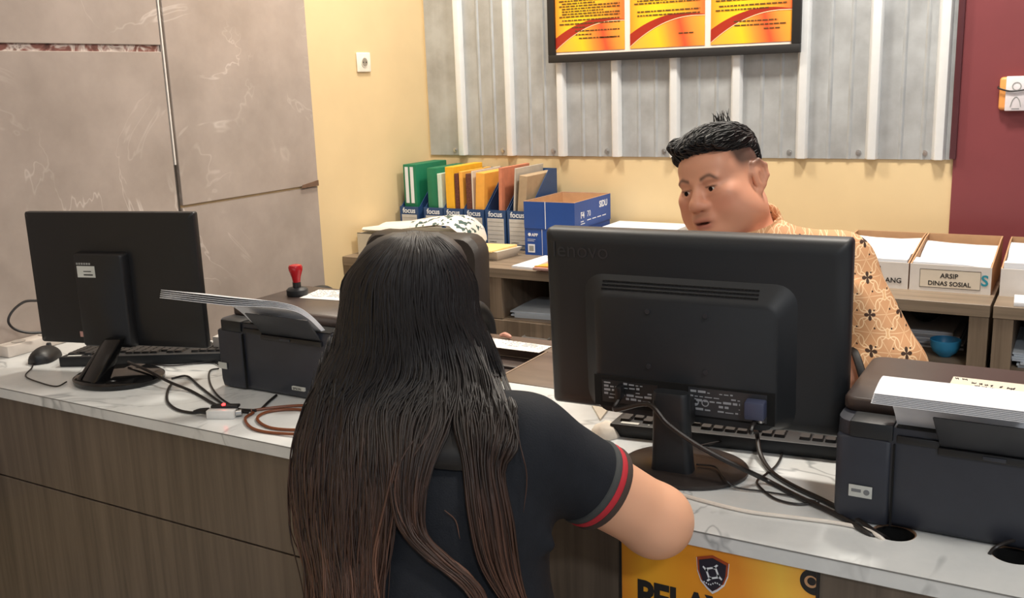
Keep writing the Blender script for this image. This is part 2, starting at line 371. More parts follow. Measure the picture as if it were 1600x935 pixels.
# ------------------------------------------------------------------ framed posters
pf = thing('picture_frame', 'black framed trio of orange text posters on the metal sheet', 'picture frame', (-1.39, YB-.036, 1.485))
FW, FH, FB = .985, .72, .030
MB().box(-FW/2, FW/2, -.022, 0, 0, FB).build('frame_rail', M_INK, pf, bevel=.002); MB().box(-FW/2, FW/2, -.022, 0, FH-FB, FH).build('frame_rail', M_INK, pf, bevel=.002)
MB().box(-FW/2, -FW/2+FB, -.022, 0, FB, FH-FB).build('frame_stile', M_INK, pf, bevel=.002); MB().box(FW/2-FB, FW/2, -.022, 0, FB, FH-FB).build('frame_stile', M_INK, pf, bevel=.002)
MB().box(-FW/2+FB, FW/2-FB, -.008, -.002, FB, FH-FB).build('white_mount', mat('poster_mount', (246, 226, 214), .5), pf)
m, t = newmat('poster_gradient', .35); v = t.obj(); s3 = t.sep(v)
g = t.math('ADD', t.math('MULTIPLY', s3[0], 3.1), t.math('MULTIPLY', t.noise(v, 3.5, 2), .18))
t.link(t.ramp(g, [(.02, lin((238, 120, 50))), (.22, lin((252, 190, 40))), (.42, lin((255, 208, 36))), (.66, lin((250, 182, 44))), (.98, lin((240, 116, 56)))]), t.b.inputs['Base Color'])
M_POST = m
m, t = newmat('poster_foot_gradient', .35); v = t.obj(); s3 = t.sep(v)
g = t.math('ADD', t.math('ADD', t.math('MULTIPLY', s3[0], 3.1), t.math('MULTIPLY', s3[2], .8)), -.02)
t.link(t.ramp(g, [(.0, lin((246, 170, 70))), (.36, lin((252, 200, 40))), (.50, lin((244, 150, 56))), (.66, lin((228, 84, 50))), (.80, lin((246, 146, 60))), (1.0, lin((250, 178, 52)))]), t.b.inputs['Base Color'])
M_POSTF = m; M_SWOOSH = mat('poster_red_swoosh', (164, 44, 22), .4, var=.12, vscale=12)
M_PTXT = mat('poster_text_brown', (88, 60, 14), .6, var=0)
PW = .293
for i, x0 in enumerate((-.462, -.1465, .169)):
    ps = MB().box(0, PW, -.0095, -.0085, 0, .62).build('poster', M_POST, pf, loc=(x0, 0, .040))
    def sw(u, a): return .008+a*(1-(1-min(1, u/.9))**2)*(1-.08*u)
    N = 18; us = [k/N for k in range(N+1)]
    lo = [(u*PW, sw(u, .108)) for u in us]; hi = [(u*PW, sw(u, .108)+.042*(1-u)**1.1+.003) for u in us]
    MB().prism([(0, .0)]+lo[0:1]+lo[1:]+[(PW, 0)], -.0101, -.0096, 'xz').build('poster_foot', M_POSTF, ps)
    MB().prism(lo+hi[::-1], -.0108, -.0102, 'xz').build('poster_swoosh', M_SWOOSH, ps)
    MB().prism([(a, b-.0022) for a, b in lo]+[(a, b+.0004) for a, b in lo[::-1]], -.0112, -.0109, 'xz').build('poster_rim_line', mat('poster_cream_line', (252, 214, 170), .4, var=0), ps)
    tx = MB(); rr = random.Random(i+3); z = .60
    skip = {0: (), 1: (4, 5, 8, 9, 12), 2: (5, 9, 12)}[i]; ln = 0
    while z > .052:
        ln += 1; z -= .0098
        if z < .125: z -= .004
        if rr.random() < .13 or ln % 14 in skip: continue
        x = .018+(.012 if rr.random() < .5 else 0); xe = PW-.018 if rr.random() < .78 else rr.uniform(.1, .25)
        if z < .105 and i == 1: continue
        if z < .10: x += .05*(.10-z)/.05+.03; xe = min(xe, PW-.02)
        while x < xe:
            l = rr.uniform(.006, .022); tx.quad((x, -.0116, z), (min(x+l, xe), -.0116, z), (min(x+l, xe), -.0116, z+.0042), (x, -.0116, z+.0042)); x += l+.0028
    for k in range(3): tx.quad((PW*.66+k*.020, -.0116, .046), (PW*.66+k*.020+.017, -.0116, .046), (PW*.66+k*.020+.017, -.0116, .050), (PW*.66+k*.020, -.0116, .050))
    tx.build('poster_text_lines', M_PTXT, ps)['kind'] = 'stuff'
db = thing('door_chime', 'white and orange wireless door chime on the maroon wall', 'door chime', (-.217, YB-.0122, 1.33))
MB().box(-.050, .050, -.026, 0, -.052, .052).build('orange_body', mat('orange_chime_plastic', (232, 160, 88), .4), db, bevel=.010, seg=3)
MB().box(-.031, .031, -.031, -.0262, -.054, .054).build('white_front', mat('white_chime_plastic', (226, 220, 224), .35), db, bevel=.004)
rg = [[(r*math.cos(a), -.0318, .022+r*math.sin(a)) for a in [2*PI*k/28 for k in range(28)]] for r in (.0105, .0135)]
MB().loft(rg, cap=False).build('speaker_ring', M_LABELG, db)
MB().tube([(-.015, -.0315, -.042), (-.010, -.0315, -.022), (0, -.0315, -.010), (.010, -.0315, -.022), (.015, -.0315, -.042)], .0014, 6, 5).build('arch_mark', M_LABELG, db)
MB().box(-.011, .011, -.0316, -.0312, -.049, -.0465).build('maker_print', M_INKG, db)
MB().tube([(-.054, -.010, .022), (-.050, -.033, .017), (-.02, -.036, .008), (.015, -.036, .010), (.050, -.034, .018), (.085, -.004, .028)], .0028, 8, 6).build('black_lead', M_CABLE, db)

# ------------------------------------------------------------------ back cabinets
def cabinet(label, x0, x1, parts, top_gap=0):
    c = thing('low_cabinet', label, 'cabinet', (x0, 2.962, 0), 0, 'low cabinets along the back wall'); W = x1-x0; D = .60
    MB().box(0, W, 0, D, .735, .77).build('top_board', M_WOOD_H, c, bevel=.001, seg=1)
    MB().box(0, W, D-.015, D, 0, .7345).build('back_board', M_WOOD_V, c)
    MB().box(.0005, W-.0005, .012, D-.0155, .565, .583).build('shelf', M_WOOD_H, c)
    for p in parts:
        MB().box(p-.025-x0, p+.025-x0, .004, D-.016, .5835, .7345).build('upright', M_WOOD_V, c)
    n = max(1, round(W/.55)); dw = W/n
    for i in range(n):
        d = MB().box(i*dw+.0015, (i+1)*dw-.0015, 0, .017, .06, .580).build('cabinet_door', M_WOOD_V, c, bevel=.001, seg=1)
        MB().tube([(i*dw+dw*.5-.05, 0, .53), (i*dw+dw*.5-.05, -.02, .53), (i*dw+dw*.5+.05, -.02, .53), (i*dw+dw*.5+.05, 0, .53)], .004, 8, 0).build('handle', M_STEEL, d)
    MB().box(.01, W-.01, .03, D-.02, 0, .0595).build('plinth', M_BLACKM, c)
    MB().box(.001, .018, .018, D-.0155, .06, .5645).build('side_board', M_WOOD_V, c); MB().box(W-.018, W-.001, .018, D-.0155, .06, .5645).build('side_board', M_WOOD_V, c)
    return c
cabinet('long grey-brown low cabinet carrying the magazine files and blue boxes', XL+.002, -.205, [XL+.028, -1.815, -1.0, -.232])
cabinet('grey-brown low cabinet at the right end below the maroon wall', -.197, .95, [-.170, .40, .923])
CT = .77

# ------------------------------------------------------------------ magazine files
def mag_file(x, label, word=True):
    f = thing('magazine_file', label, 'magazine file', (x, 3.315, CT), 0, 'magazine files on the low cabinet'); W = .094; D = .25; H = .30; L = .155; T = .002
    prof = [(0, 0), (D, 0), (D, H), (D-.07, H), (.012, L), (0, L)]
    for xa in (0, W-T): MB().prism(prof, xa, xa+T, 'yz').build('side_panel', M_NAVY, f)
    MB().box(T, W-T, 0, T, 0, L).build('front_panel', M_NAVY, f); MB().box(T, W-T, D-T, D, 0, H).build('back_panel', M_NAVY, f); MB().box(T, W-T, T, D-T, 0, T).build('bottom_panel', M_NAVY, f)
    lb = MB().box(.009, W-.009, -.0006, -.0001, .022, .122).build('label_panel', M_FLABEL, f)
    for k in range(5): MB().box(.012, W-.012, -.0010, -.0007, .040+k*.017, .0408+k*.017).build('ruled_line', M_INKG, lb)
    text('LAMPIRAN', .007, M_INK, lb, (.016, -.0009, .026))
    hb = MB().box(.004, W-.004, -.0006, -.0001, .004, .017).build('hatched_band', M_INKG, f)
    for k in range(11): MB().hexa([(.008+k*.0075, -.0009, .005), (.011+k*.0075, -.0009, .005), (.011+k*.0075, -.0007, .005), (.008+k*.0075, -.0007, .005), (.012+k*.0075, -.0009, .016), (.015+k*.0075, -.0009, .016), (.015+k*.0075, -.0007, .016), (.012+k*.0075, -.0007, .016)]).build('hatch_bar', M_LABELG, hb)
    text('focus', .030, M_WPRINT, f, (W/2, -.0008, .129), align='CENTER', bold=.0007, sx=1.0)
    return f
fx = [-2.482, -2.360, -2.262, -2.163, -2.063, -1.962]
flab = ['navy magazine file holding the green binder nearest the corner', 'navy magazine file with the second green binder', 'navy magazine file stuffed with tall yellow envelopes', 'navy magazine file with orange envelopes and batik-print folders', 'half-empty navy magazine file with a salmon folder', 'navy magazine file beside the blue paper box holding tan documents']
for x, l in zip(fx, flab): mag_file(x, l)
def slab(name, label, cat, mtl, x, th, h, y0=3.33, y1=3.555, lean=0, base=CT+.0025, lift=0, tilt=0, bev=.001, grp=None):
    o = MB().box(0, th, 0, y1-y0, 0, h).build(name, mtl, None, bevel=bev, seg=1, loc=(x, y0, base+lift), rot=(tilt, lean, 0)); tag(o, label, cat, grp); return o
g1 = thing('ring_binder', 'green ring binder with two white spine labels in the corner', 'binder', (-2.470, 3.335, CT+.0025))
MB().box(0, .066, 0, .23, 0, .325).build('cover', M_GREEN, g1, bevel=.003)
for xx in (.010, .036): MB().box(xx, xx+.016, -.0012, -.0002, .165, .315).build('spine_label', M_PAPER, g1)
MB().box(.0662, .067, .08, .13, .20, .27).build('side_label', M_CARDW, g1)
g2 = thing('ring_binder', 'green ring binder beside the yellow envelopes', 'binder', (-2.350, 3.335, CT+.0025))
MB().box(0, .050, 0, .225, 0, .312).build('cover', M_GREEN, g2, bevel=.003)
slab('document_sleeve', 'pale green paper sleeve beside the second green binder', 'folder', mat('pale_green_paper', (206, 220, 204), .6), -2.296, .018, .290)
slab('envelope', 'tall bright yellow envelope in the third magazine file', 'envelope', M_ENVY, -2.256, .040, .318)
slab('envelope', 'yellow envelope with batik edge beside the tall yellow one', 'envelope', M_ENVO, -2.190, .016, .300)
slab('batik_folder', 'maroon batik-print folder beside the yellow envelopes', 'folder', M_BATIK, -2.212, .018, .292)
slab('batik_folder', 'maroon batik-print folder in front of the orange envelope', 'folder', M_BATIK, -2.158, .026, .292)
slab('envelope', 'wide orange envelope with small print leaning right', 'envelope', M_ENVO, -2.126, .040, .298, lean=.06)
slab('paper_sheaf', 'white paper sheaf sticking up between the orange envelopes', 'papers', M_PAPERW, -2.131, .004, .303)
slab('folder', 'salmon folder standing in the half-empty magazine file', 'folder', mat('salmon_folder', (206, 128, 96), .6, var=.1), -2.012, .014, .318, lean=.03)
slab('plastic_sleeve', 'clear grey plastic sleeve in the file beside the blue box', 'folder', mat('clear_grey_plastic', (196, 186, 172), .25, var=.05), -1.952, .006, .318, lean=.07)
slab('document_bundle', 'tan document bundle with clip beside the blue box', 'papers', M_TANC, -1.938, .036, .292, lean=.10)

# ------------------------------------------------------------------ blue paper boxes
def blue_box(name, label, x0, y0, z0, W, D, H, open_top, deco):
    b = thing(name, label, 'box', (x0, y0, z0)); T = .004
    MB().box(0, W, 0, T, 0, H).build('front_wall', M_BLUE, b); MB().box(0, W, D-T, D, 0, H).build('back_wall', M_BLUE, b)
    MB().box(0, T, T, D-T, 0, H).build('side_wall', M_BLUE, b); MB().box(W-T, W, T, D-T, 0, H).build('side_wall', M_BLUE, b)
    MB().box(T, W-T, T, D-T, 0, T).build('bottom', M_KRAFT, b)
    if open_top:
        for (a, c, e, g) in ((T+.0002, W-T-.0002, T+.0002, T+.0008), (T+.0002, W-T-.0002, D-T-.0008, D-T-.0002), (T+.0002, T+.0008, T+.001, D-T-.001), (W-T-.0008, W-T-.0002, T+.001, D-T-.001)):
            MB().box(a, c, e, g, T, H-.0005).build('card_lining', M_KRAFT, b)
        MB().box(0, W, 0, T, H, H+.0006).box(0, W, D-T, D, H, H+.0006).box(0, T, T, D-T, H, H+.0006).box(W-T, W, T, D-T, H, H+.0006).build('card_rim', M_KRAFT, b)
    else: MB().box(0, W, 0, D, H, H+.003).build('lid', M_BLUE, b)
    deco(b, W, D, H); return b
def deco_low(b, W, D, H):
    text('APP', .016, M_WPRINT, b, (.030, -.0006, .073), bold=.0005); disc(.021, .079, .0065, -.0006, M_WPRINT, 'round_mark', b)
    for k in range(2): MB().box(.012, .046-.006*k, -.0006, -.0001, .060-.006*k, .0612-.006*k).build('print_line', M_WPRINT, b)
    MB().box(.013, .043, -.0006, -.0001, .010, .042).build('code_patch', M_WPRINT, b); MB().box(.018, .038, -.0010, -.0007, .016, .036).build('code_block', M_LABELG, b)
    MB().box(.0745, .0760, -.0006, -.0001, .002, H).build('white_crease', M_WPRINT, b)
def deco_up(b, W, D, H):
    text('F4', .032, M_WPRINT, b, (W+.0006, .050, .038), rot=(PI/2, 0, PI/2), bold=.001); text('70', .032, M_WPRINT, b, (W+.0006, .104, .038), rot=(PI/2, 0, PI/2))
    text('SIDU', .034, M_WPRINT, b, (W+.0006, .213, .060), rot=(PI/2, 0, PI/2), bold=.001)
    for k in range(2): MB().box(W+.0001, W+.0006, .050, .085-.01*k, .014+.009*k, .0175+.009*k).build('print_line', M_WPRINT, b)
    for k in range(4): MB().box(W+.0001, W+.0006, .105+.045*k, .138+.045*k, .023, .0265).build('print_line', M_WPRINT, b)
    MB().box(.0905, .0935, -.0006, -.0001, 0, H).build('white_crease', M_WPRINT, b)
blue_box('paper_box', 'lower blue paper box with white code patch on the cabinet', -1.842, 3.24, CT, .212, .315, .100, False, deco_low)
blue_box('open_paper_box', 'open blue F4 paper box stacked on the lower blue box', -1.842, 3.238, CT+.1032, .215, .318, .102, True, deco_up)
ps_ = MB()
for k in range(8): ps_.box(-1.590+RNG.uniform(-.006, .006), -1.295+RNG.uniform(-.008, .008), 3.33, 3.56, CT+.0005+k*.012, CT+.012+k*.012)
o = ps_.build('paper_stack', M_PAPER); tag(o, 'white paper stack behind the monitor, right of the blue boxes', 'paper stack'); o['kind'] = 'stuff'

# small envelope pad, papers and folders on the cabinet top
pb = thing('note_pad_box', 'small open paper box with a torn yellow envelope on the cabinet', 'box', (-2.035, 3.075, CT))
MB().hexa([(0, .02, 0), (.155, .02, 0), (.17, .14, 0), (.0, .14, 0), (-.01, 0, .035), (.165, 0, .035), (.19, .15, .035), (-.01, .15, .035)]).build('paper_pad', M_PAPERW, pb, bevel=.001)
MB().hexa([(-.01, -.012, .0355), (.150, -.012, .0355), (.178, .13, .0355), (-.01, .13, .0355), (-.01, -.016, .043), (.150, -.010, .040), (.178, .13, .044), (-.01, .13, .041)]).build('yellow_envelope', mat('pale_yellow_envelope', (244, 208, 136), .65), pb)
tag(MB().hexa([(-1.755, 2.985, CT+.0003), (-1.60, 2.968, CT+.0003), (-1.56, 3.20, CT+.0003), (-1.74, 3.21, CT+.0003), (-1.755, 2.985, CT+.008), (-1.60, 2.968, CT+.008), (-1.56, 3.20, CT+.008), (-1.74, 3.21, CT+.008)]).build('paper_sheets', M_PAPER), 'white paper sheets in front of the lower blue box', 'papers')
tag(MB().box(-.09, .11, -.03, .19, 0, .010).build('folder', M_PINK, None, bevel=.002, loc=(-1.555, 2.972, CT+.0083), rot=(0, 0, .06)), 'pink folder at the cabinet edge under an orange envelope', 'folder')
tag(MB().hexa([(-.085, -.028, 0), (.10, -.028, 0), (.10, .16, 0), (-.01, .16, 0), (-.085, -.028, .004), (.10, -.028, .008), (.10, .16, .006), (-.01, .16, .004)]).build('envelope', M_ENVO, None, loc=(-1.555, 2.975, CT+.0188), rot=(0, 0, .06)), 'orange envelope lying on the pink folder', 'envelope')
# clear box with a patterned paper bag by the left wall
cbx = thing('acrylic_box', 'pale open box holding a patterned paper bag by the side wall', 'box', (-2.478, 3.02, CT))
gl = mat('milky_acrylic', (214, 206, 188), .3, var=.03)
for (a, b_, c, d) in ((0, .36, 0, .004), (0, .36, .226, .23), (0, .004, .004, .226), (.356, .36, .004, .226)): MB().box(a, b_, c, d, 0, .085).build('wall', gl, cbx)
MB().box(0, .36, 0, .004, .0852, .0875).build('dark_edge', M_CHAIR, cbx); MB().box(.004, .356, .004, .226, 0, .004).build('bottom', gl, cbx)
m, t = newmat('leaf_print_paper', .6); v = t.obj(); n_ = t.noise(v, 46, 2); s3 = t.sep(v)
mk = t.math('MULTIPLY', t.ramp(n_, [(.56, (0, 0, 0)), (.59, (1, 1, 1))]), t.math('GREATER_THAN', s3[0], .23))
t.link(t.mix(mk, lin((240, 234, 226)), lin((70, 92, 88))), t.b.inputs['Base Color'])
rings = []
for k in range(9):
    x, zc, h = [(.0, .092, .004), (.07, .096, .008), (.16, .104, .013), (.27, .120, .016), (.37, .132, .017), (.425, .126, .022), (.462, .098, .026), (.475, .070, .022), (.478, .050, .010)][k]; u = k/8; zc -= .012-.004
    rings.append([(x, .115+.10*math.cos(a)*(1-.3*abs(u-.5)), zc+h*math.sin(a)+.006*math.sin(3*a+5*u)) for a in [2*PI*q/14 for q in range(14)]])
tag(MB().loft(rings).build('paper_bag', m, None, loc=(-2.478, 3.02, CT+.012)), 'crumpled white paper bag with dark leaf print', 'paper bag')

# ------------------------------------------------------------------ archive boxes
def archive_box(x0, label, lines, sub=None):
    b = thing('archive_box', label, 'box', (x0, 3.10, CT), 0, 'archive boxes on the low cabinet'); W = .2215; D = .36; H = .080; T = .004; HB = .118
    MB().box(0, W, 0, T, 0, H).build('front_wall', M_CARDW, b); MB().box(0, W, D-T, D, 0, HB).build('back_wall', M_KRAFT, b); MB().box(T, W-T, T, D-T, 0, T).build('bottom', M_KRAFT, b)
    for xa in (0, W-T): MB().prism([(T, 0), (D-T, 0), (D-T, HB), (D*.8, HB-.002), (T, H)], xa, xa+T, 'yz').build('side_wall', M_KRAFT, b)
    for i, (s_, sz, x, z) in enumerate(lines): text(s_, sz, M_INK, b, (x, -.0012, z), bold=.0004, align='CENTER')
    if sub: sub(b)
    return b
def sub2(b):
    MB().box(.028, .194, -.0008, -.0001, .012, .066).build('paper_label', M_PAPERW, b)
    MB().box(.028, .194, -.0012, -.0009, .0655, .0667).build('label_line', M_INK, b); MB().box(.028, .194, -.0012, -.0009, .0115, .0127).build('label_line', M_INK, b); MB().box(.028, .0290, -.0012, -.0009, .012, .066).build('label_line', M_INK, b); MB().box(.193, .194, -.0012, -.0009, .012, .066).build('label_line', M_INK, b)
    text('S', .044, mat('teal_print', (40, 140, 160), .6, var=0), b, (.1945, -.0009, .026), bold=.001)
archive_box(-.6640, 'white archive box lettered HILANG behind the man', [('ARSIP', .024, .112, .052), ('BARANG HILANG', .0215, .118, .018)])
archive_box(-.4385, 'white archive box lettered ARSIP DINAS SOSIAL', [('ARSIP', .0195, .109, .042), ('DINAS SOSIAL', .0185, .110, .019)], sub2)
archive_box(-.1940, 'white archive box at the right edge above the paper sheets', [('ARSIP', .036, .112, .022)])
for i, (x0, l, hh) in enumerate([(-.6640, 'white papers filling the archive box lettered HILANG', .092), (-.4385, 'white papers filling the archive box lettered DINAS SOSIAL', .082), (-.1940, 'white papers filling the archive box at the right edge', .094)]):
    g = MB(); N = 10
    rows = []
    for k in range(N+1):
        y = .0075+k*.030; z = hh-.004+.010*math.sin(k*.7+i)*(.3 if k < 2 else 1)+(.01 if k > 5 else 0)
        rows.append([(.006, y, .0045), (.2155, y, .0045), (.2155, y, z-.004*math.sin(i*2+k*.5)), (.15, y, z+.003*math.sin(k+i)), (.07, y, z+.004*math.cos(k*.8)), (.006, y, z+.004)])
    g.loft(rows); o = g.build('paper_sheaf', M_PAPER, None, loc=(x0, 3.10, CT)); tag(o, l, 'papers')
tag(MB().box(0, .20, 0, .105, 0, .012).build('paper_sheets', M_PAPER, None, loc=(-.148, 2.972, CT+.0003), rot=(0, 0, .05), bevel=.001), 'white paper sheets on the right cabinet below the archive box', 'papers')
# shelf contents
SH = .5834
def sheets(x, y, w, d, n, label, mtl=M_PAPER, rz=.0, th=.006):
    g = MB(); r = random.Random(int(x*1000))
    for k in range(n):
        a, b_ = r.uniform(-.02, .02), r.uniform(-.012, .012); g.box(a, w+a, b_, d+b_, k*th+.0002, (k+1)*th-.0004)
    o = g.build('paper_stack', mtl, None, loc=(x, y, SH), rot=(0, 0, rz)); tag(o, label, 'paper stack', 'paper stacks inside the low cabinets'); o['kind'] = 'stuff'; return o
M_BLUEP = mat('bluish_paper', (206, 216, 226), .7, var=.03)
sheets(-1.76, 3.0, .33, .25, 4, 'loose bluish sheets on the cabinet shelf left of the big monitor', M_BLUEP, .10)
sheets(-.60, 3.15, .30, .30, 9, 'white paper stack behind the blue bowl in the cabinet', M_PAPER)
sheets(-.135, 3.02, .34, .32, 7, 'pale paper stack on the shelf of the right cabinet', M_BLUEP)
bl = MB().lathe([(.002, 0), (.018, 0), (.020, .003), (.034, .014), (.041, .030), (.043, .050), (.0415, .051), (.0385, .031), (.030, .017), (.001, .008)], (0, 0, 0), 32).build('bowl', M_SKYBLUE, None, loc=(*onz(1476, 556, SH)[:2], SH)); tag(bl, 'small sky-blue plastic bowl on the cabinet shelf', 'bowl')
hb_ = MB(); 
for i in range(1):
    rings = [[(.09*u*1.0+.0, .04*math.cos(a)*math.sin(PI*(u*.9+.05)), .034+.032*math.sin(a)*math.sin(PI*(u*.9+.05))) for a in [2*PI*q/12 for q in range(12)]] for u in [k/8 for k in range(9)]]
    hb_.loft(rings)
tag(hb_.build('pouch', M_BLACKM, None, loc=(-.45, 3.24, SH+.0555)), 'black pouch on the paper stack inside the cabinet', 'pouch')

# ------------------------------------------------------------------ staff desk (brown) with a recessed tray, papers, chair
sd = thing('staff_desk', 'brown staff desk with a recessed tray behind the counter', 'desk', (-1.44, 1.864, 0))
DW, DD, DT = .50, .36, .75
MB().box(0, DW, .26, DD, DT-.025, DT).build('desk_top', M_WOOD_D, sd, bevel=.001); MB().box(.29, DW, 0, .2598, DT-.025, DT).build('desk_top', M_WOOD_D, sd, bevel=.001); MB().box(0, .03, 0, .2598, DT-.025, DT).build('desk_top', M_WOOD_D, sd)
MB().box(.0305, .2895, 0, .035, DT-.025, DT).build('desk_top', M_WOOD_D, sd)
MB().box(.03, .29, .035, .26, DT-.05, DT-.0255).build('tray_floor', M_LID, sd)
for k in range(3): MB().box(.035, .284, .05+k*.055, .075+k*.055, DT-.0253, DT-.018).build('tray_ridge', M_LID, sd, bevel=.003)
MB().box(.2855, .2897, .036, .255, DT-.0253, DT+.001).build('tray_rim', mat('beige_edge', (150, 130, 112), .5), sd)
for x in (.02, DW-.038):
    MB().box(x, x+.018, .05, DD-.02, 0, DT-.0505).build('leg_panel', M_WOOD_D, sd)
m, t = newmat('printed_form', .7); v = t.obj(); s3 = t.sep(v)
ln = t.math('GREATER_THAN', t.math('FRACT', t.math('MULTIPLY', s3[1], 95)), .55); nz = t.math('GREATER_THAN', t.noise(t.obj(scale=(160, 30, 1)), 1, 2), .5)
big = t.math('GREATER_THAN', t.noise(t.obj(scale=(9, 18, 1)), 1, 1), .47)
t.link(t.mix(t.math('MULTIPLY', t.math('MULTIPLY', ln, nz), big), lin((226, 224, 220)), lin((120, 116, 116))), t.b.inputs['Base Color'])
M_FORM = m
def sheet(pts, z, label, mtl, th=.0012, name='paper_sheet'):
    c = onz(*pts[0], z); P = [onz(*p, z)-c for p in pts]
    o = MB().hexa([(p[0], p[1], 0) for p in P]+[(p[0], p[1], th) for p in P]).build(name, mtl, None, loc=c); tag(o, label, 'paper'); return o
sheet([(777, 544), (842, 552), (862, 542), (740, 525)], .7512, 'white printed form on the brown staff desk', M_FORM, name='printed_form')
pk = onz(778, 530, .7535)
tag(MB().tube([(0, 0, .006), (.012, .004, .009), (.028, .0, .007), (.036, -.004, .006)], .006, 10, 5, radii=[.004, .007, .006, .003]).build('small_object', mat('pink_matte', (206, 150, 132), .6), None, loc=(pk[0]-.005, pk[1]+.02, .7528-.0015)), 'small pinkish object behind the printed form', 'small_object')  # generic stand-in for an unidentified pinkish shape
oc = thing('office_chair', 'dark brown office chair behind the staff desk', 'office chair', (-1.765, 2.40, 0), 0)
def rrect(w, h, r, n=5):
    out = []
    for (sx_, sz_, a0) in ((1, 1, 0), (-1, 1, PI/2), (-1, -1, PI), (1, -1, 3*PI/2)):
        for k in range(n+1):
            a = a0+k/n*PI/2; out.append((sx_*(w/2-r)+r*math.cos(a), sz_*(h/2-r)+r*math.sin(a)))
    return out
def bk(u):
    return [(a*(1-.05*u), .03*u-.0, b_) for a, b_ in []]
rings = []
for y, gx in ((-.045, -.02), (-.03, 0), (.02, 0), (.035, -.02)):
    rings.append([(a*(1-.10*(b_/.27))*1.0, y+.10*(b_+.27)/.54-.02*math.cos(a*5), b_+.705) for a, b_ in rrect(.47+gx, .54+gx, .06)])
MB().loft(rings).build('backrest', M_CHAIR, oc)
MB().loft([[(a, b_-.22, z) for a, b_ in rrect(.48-g_, .46-g_, .07)] for z, g_ in ((.42, .03), (.435, 0), (.475, 0), (.49, .03))]).build('seat', M_CHAIR, oc)
for s_ in (-1, 1):
    ar = MB().tube([(s_*.250, -.10, .47), (s_*.276, -.04, .60), (s_*.280, -.03, .73), (s_*.280, -.10, .795), (s_*.280, -.22, .76), (s_*.276, -.30, .62), (s_*.250, -.28, .47)], .026, 12, 6).build('armrest', M_BLACKM, oc)
MB().cyl((0, -.2, .10), (0, -.2, .42), .025).build('gas_post', M_BLACKM, oc)
for k in range(5):
    a = 2*PI*k/5+.3; l = MB().tube([(0, -.2, .11), (.15*math.cos(a), -.2+.15*math.sin(a), .10), (.27*math.cos(a), -.2+.27*math.sin(a), .07)], .018, 8, 3, radii=[.024, .014]).build('leg', M_BLACKM, oc)
    MB().cyl((.27*math.cos(a)-.012, -.2+.27*math.sin(a), .027), (.27*math.cos(a)+.012, -.2+.27*math.sin(a), .027), .027, seg=16).build('caster', M_BLACK, l)

# ------------------------------------------------------------------ big monitor (right)
mr = thing('monitor', 'large black monitor seen from behind in front of the seated man', 'monitor', (-.577, 1.555, ZT), math.radians(3))
TI = math.radians(-2.75)
hd = bpy.data.objects.new('display_head', None)
W, H = .534, .337
def tl(p):  # tilt about the lower edge: top leans to the viewer
    x, y, z = p; c, s = math.cos(TI), math.sin(TI); return (x, .035+y*c+z*s, .077-y*s+z*c)
def tilted(mb): mb.v = [tl(p) for p in mb.v]; return mb
shell = tilted(MB().loft([[(a, y, b_+H/2) for a, b_ in rrect(W-g_, H-g_, .008)] for y, g_ in ((.034, .004), (.030, 0), (.010, 0), (.002, .004), (-.006, .016), (-.009, .05))]))
sh = shell.build('back_shell', M_BLACKM, mr, angle=50)
tilted(MB().box(-W/2+.014, W/2-.014, .0342, .0350, .016, H-.014)).build('screen', M_GLOSS, mr)
bx0, bx1, bz0, bz1 = -.190, .188, -.006+.012, .262
bump = tilted(MB().loft([[((bx0+bx1)/2+a, y, (bz0+bz1)/2+b_-dz) for a, b_ in rrect(bx1-bx0-g_, bz1-bz0-h_, r)] for y, g_, h_, dz, r in ((-.007, -.004, -.004, 0, .035), (-.010, .006, .004, .001, .035), (-.030, .052, .034, .013, .025), (-.034, .060, .042, .016, .022))]))
bm_ = bump.build('rear_housing', M_BLACKM, mr, angle=60)
for k in range(3):
    yc = -.0165-.0043*k; zc = .2502-.0058*k; g = MB()
    for q in range(44): g.box(-.150+q*.0063, -.150+q*.0063+.0054, yc-.0018, yc+.004, zc-.0012, zc+.0012)
    tilted(g).build('vent_row', M_VOID, bm_)['kind'] = 'stuff'
    tilted(MB().box(-.150, .1264, yc-.0024, yc+.003, zc-.0024, zc-.0017)).build('vent_lip', M_DKGREY, bm_)
for (xa, za) in ((-.062, .205), (.040, .205), (-.062, .105), (.040, .105)):
    tilted(MB().cyl((xa, -.034, za), (xa, -.0365, za), .0045, seg=14)).build('mount_screw', M_DKGREY, bm_)
tilted(MB().box(-.165, .158, -.0358, -.0342, .022, .080)).build('connector_bay', M_VOID, bm_)
rl = tilted(MB().box(.010, .145, -.0372, -.0360, .026, .076)).build('rating_label', mat('rating_label_black', (50, 52, 56), .4), bm_)
ll = tilted(MB().box(-.150, -.045, -.0372, -.0360, .030, .072)).build('maker_label', mat('maker_label_black', (34, 35, 37), .4), bm_)
rr = random.Random(5); M_LP = mat('label_print', (150, 154, 160), .5, var=0)
for (par, xa, xb, rows) in ((rl, .014, .10, (.068, .060, .052, .044, .036)), (ll, -.146, -.052, (.066, .059, .052, .045, .038))):
    g = MB()
    for z in rows:
        x = xa
        while x < xb:
            l = rr.uniform(.004, .014)
            if rr.random() < .75: g.box(x, min(x+l, xb), -.0377, -.0373, z, z+rr.choice((.0016, .0026, .004)))
            x += l+.003
    o = tilted(g).build('label_print', M_LP, par); o['kind'] = 'stuff'
for (xa, za, rr_) in ((.022, .050, .007), (.040, .050, .0065)):
    tilted(MB().loft([[(xa+r*math.cos(a), -.0379, za+r*math.sin(a)) for a in [2*PI*k/20 for k in range(20)]] for r in (rr_, rr_*.72)], cap=False)).build('approval_mark', M_LP, rl)
vg = tilted(MB().box(.112, .146, -.062, -.0375, .038, .070)).build('vga_plug', mat('blue_grey_plug', (62, 68, 92), .45), bm_, bevel=.004)
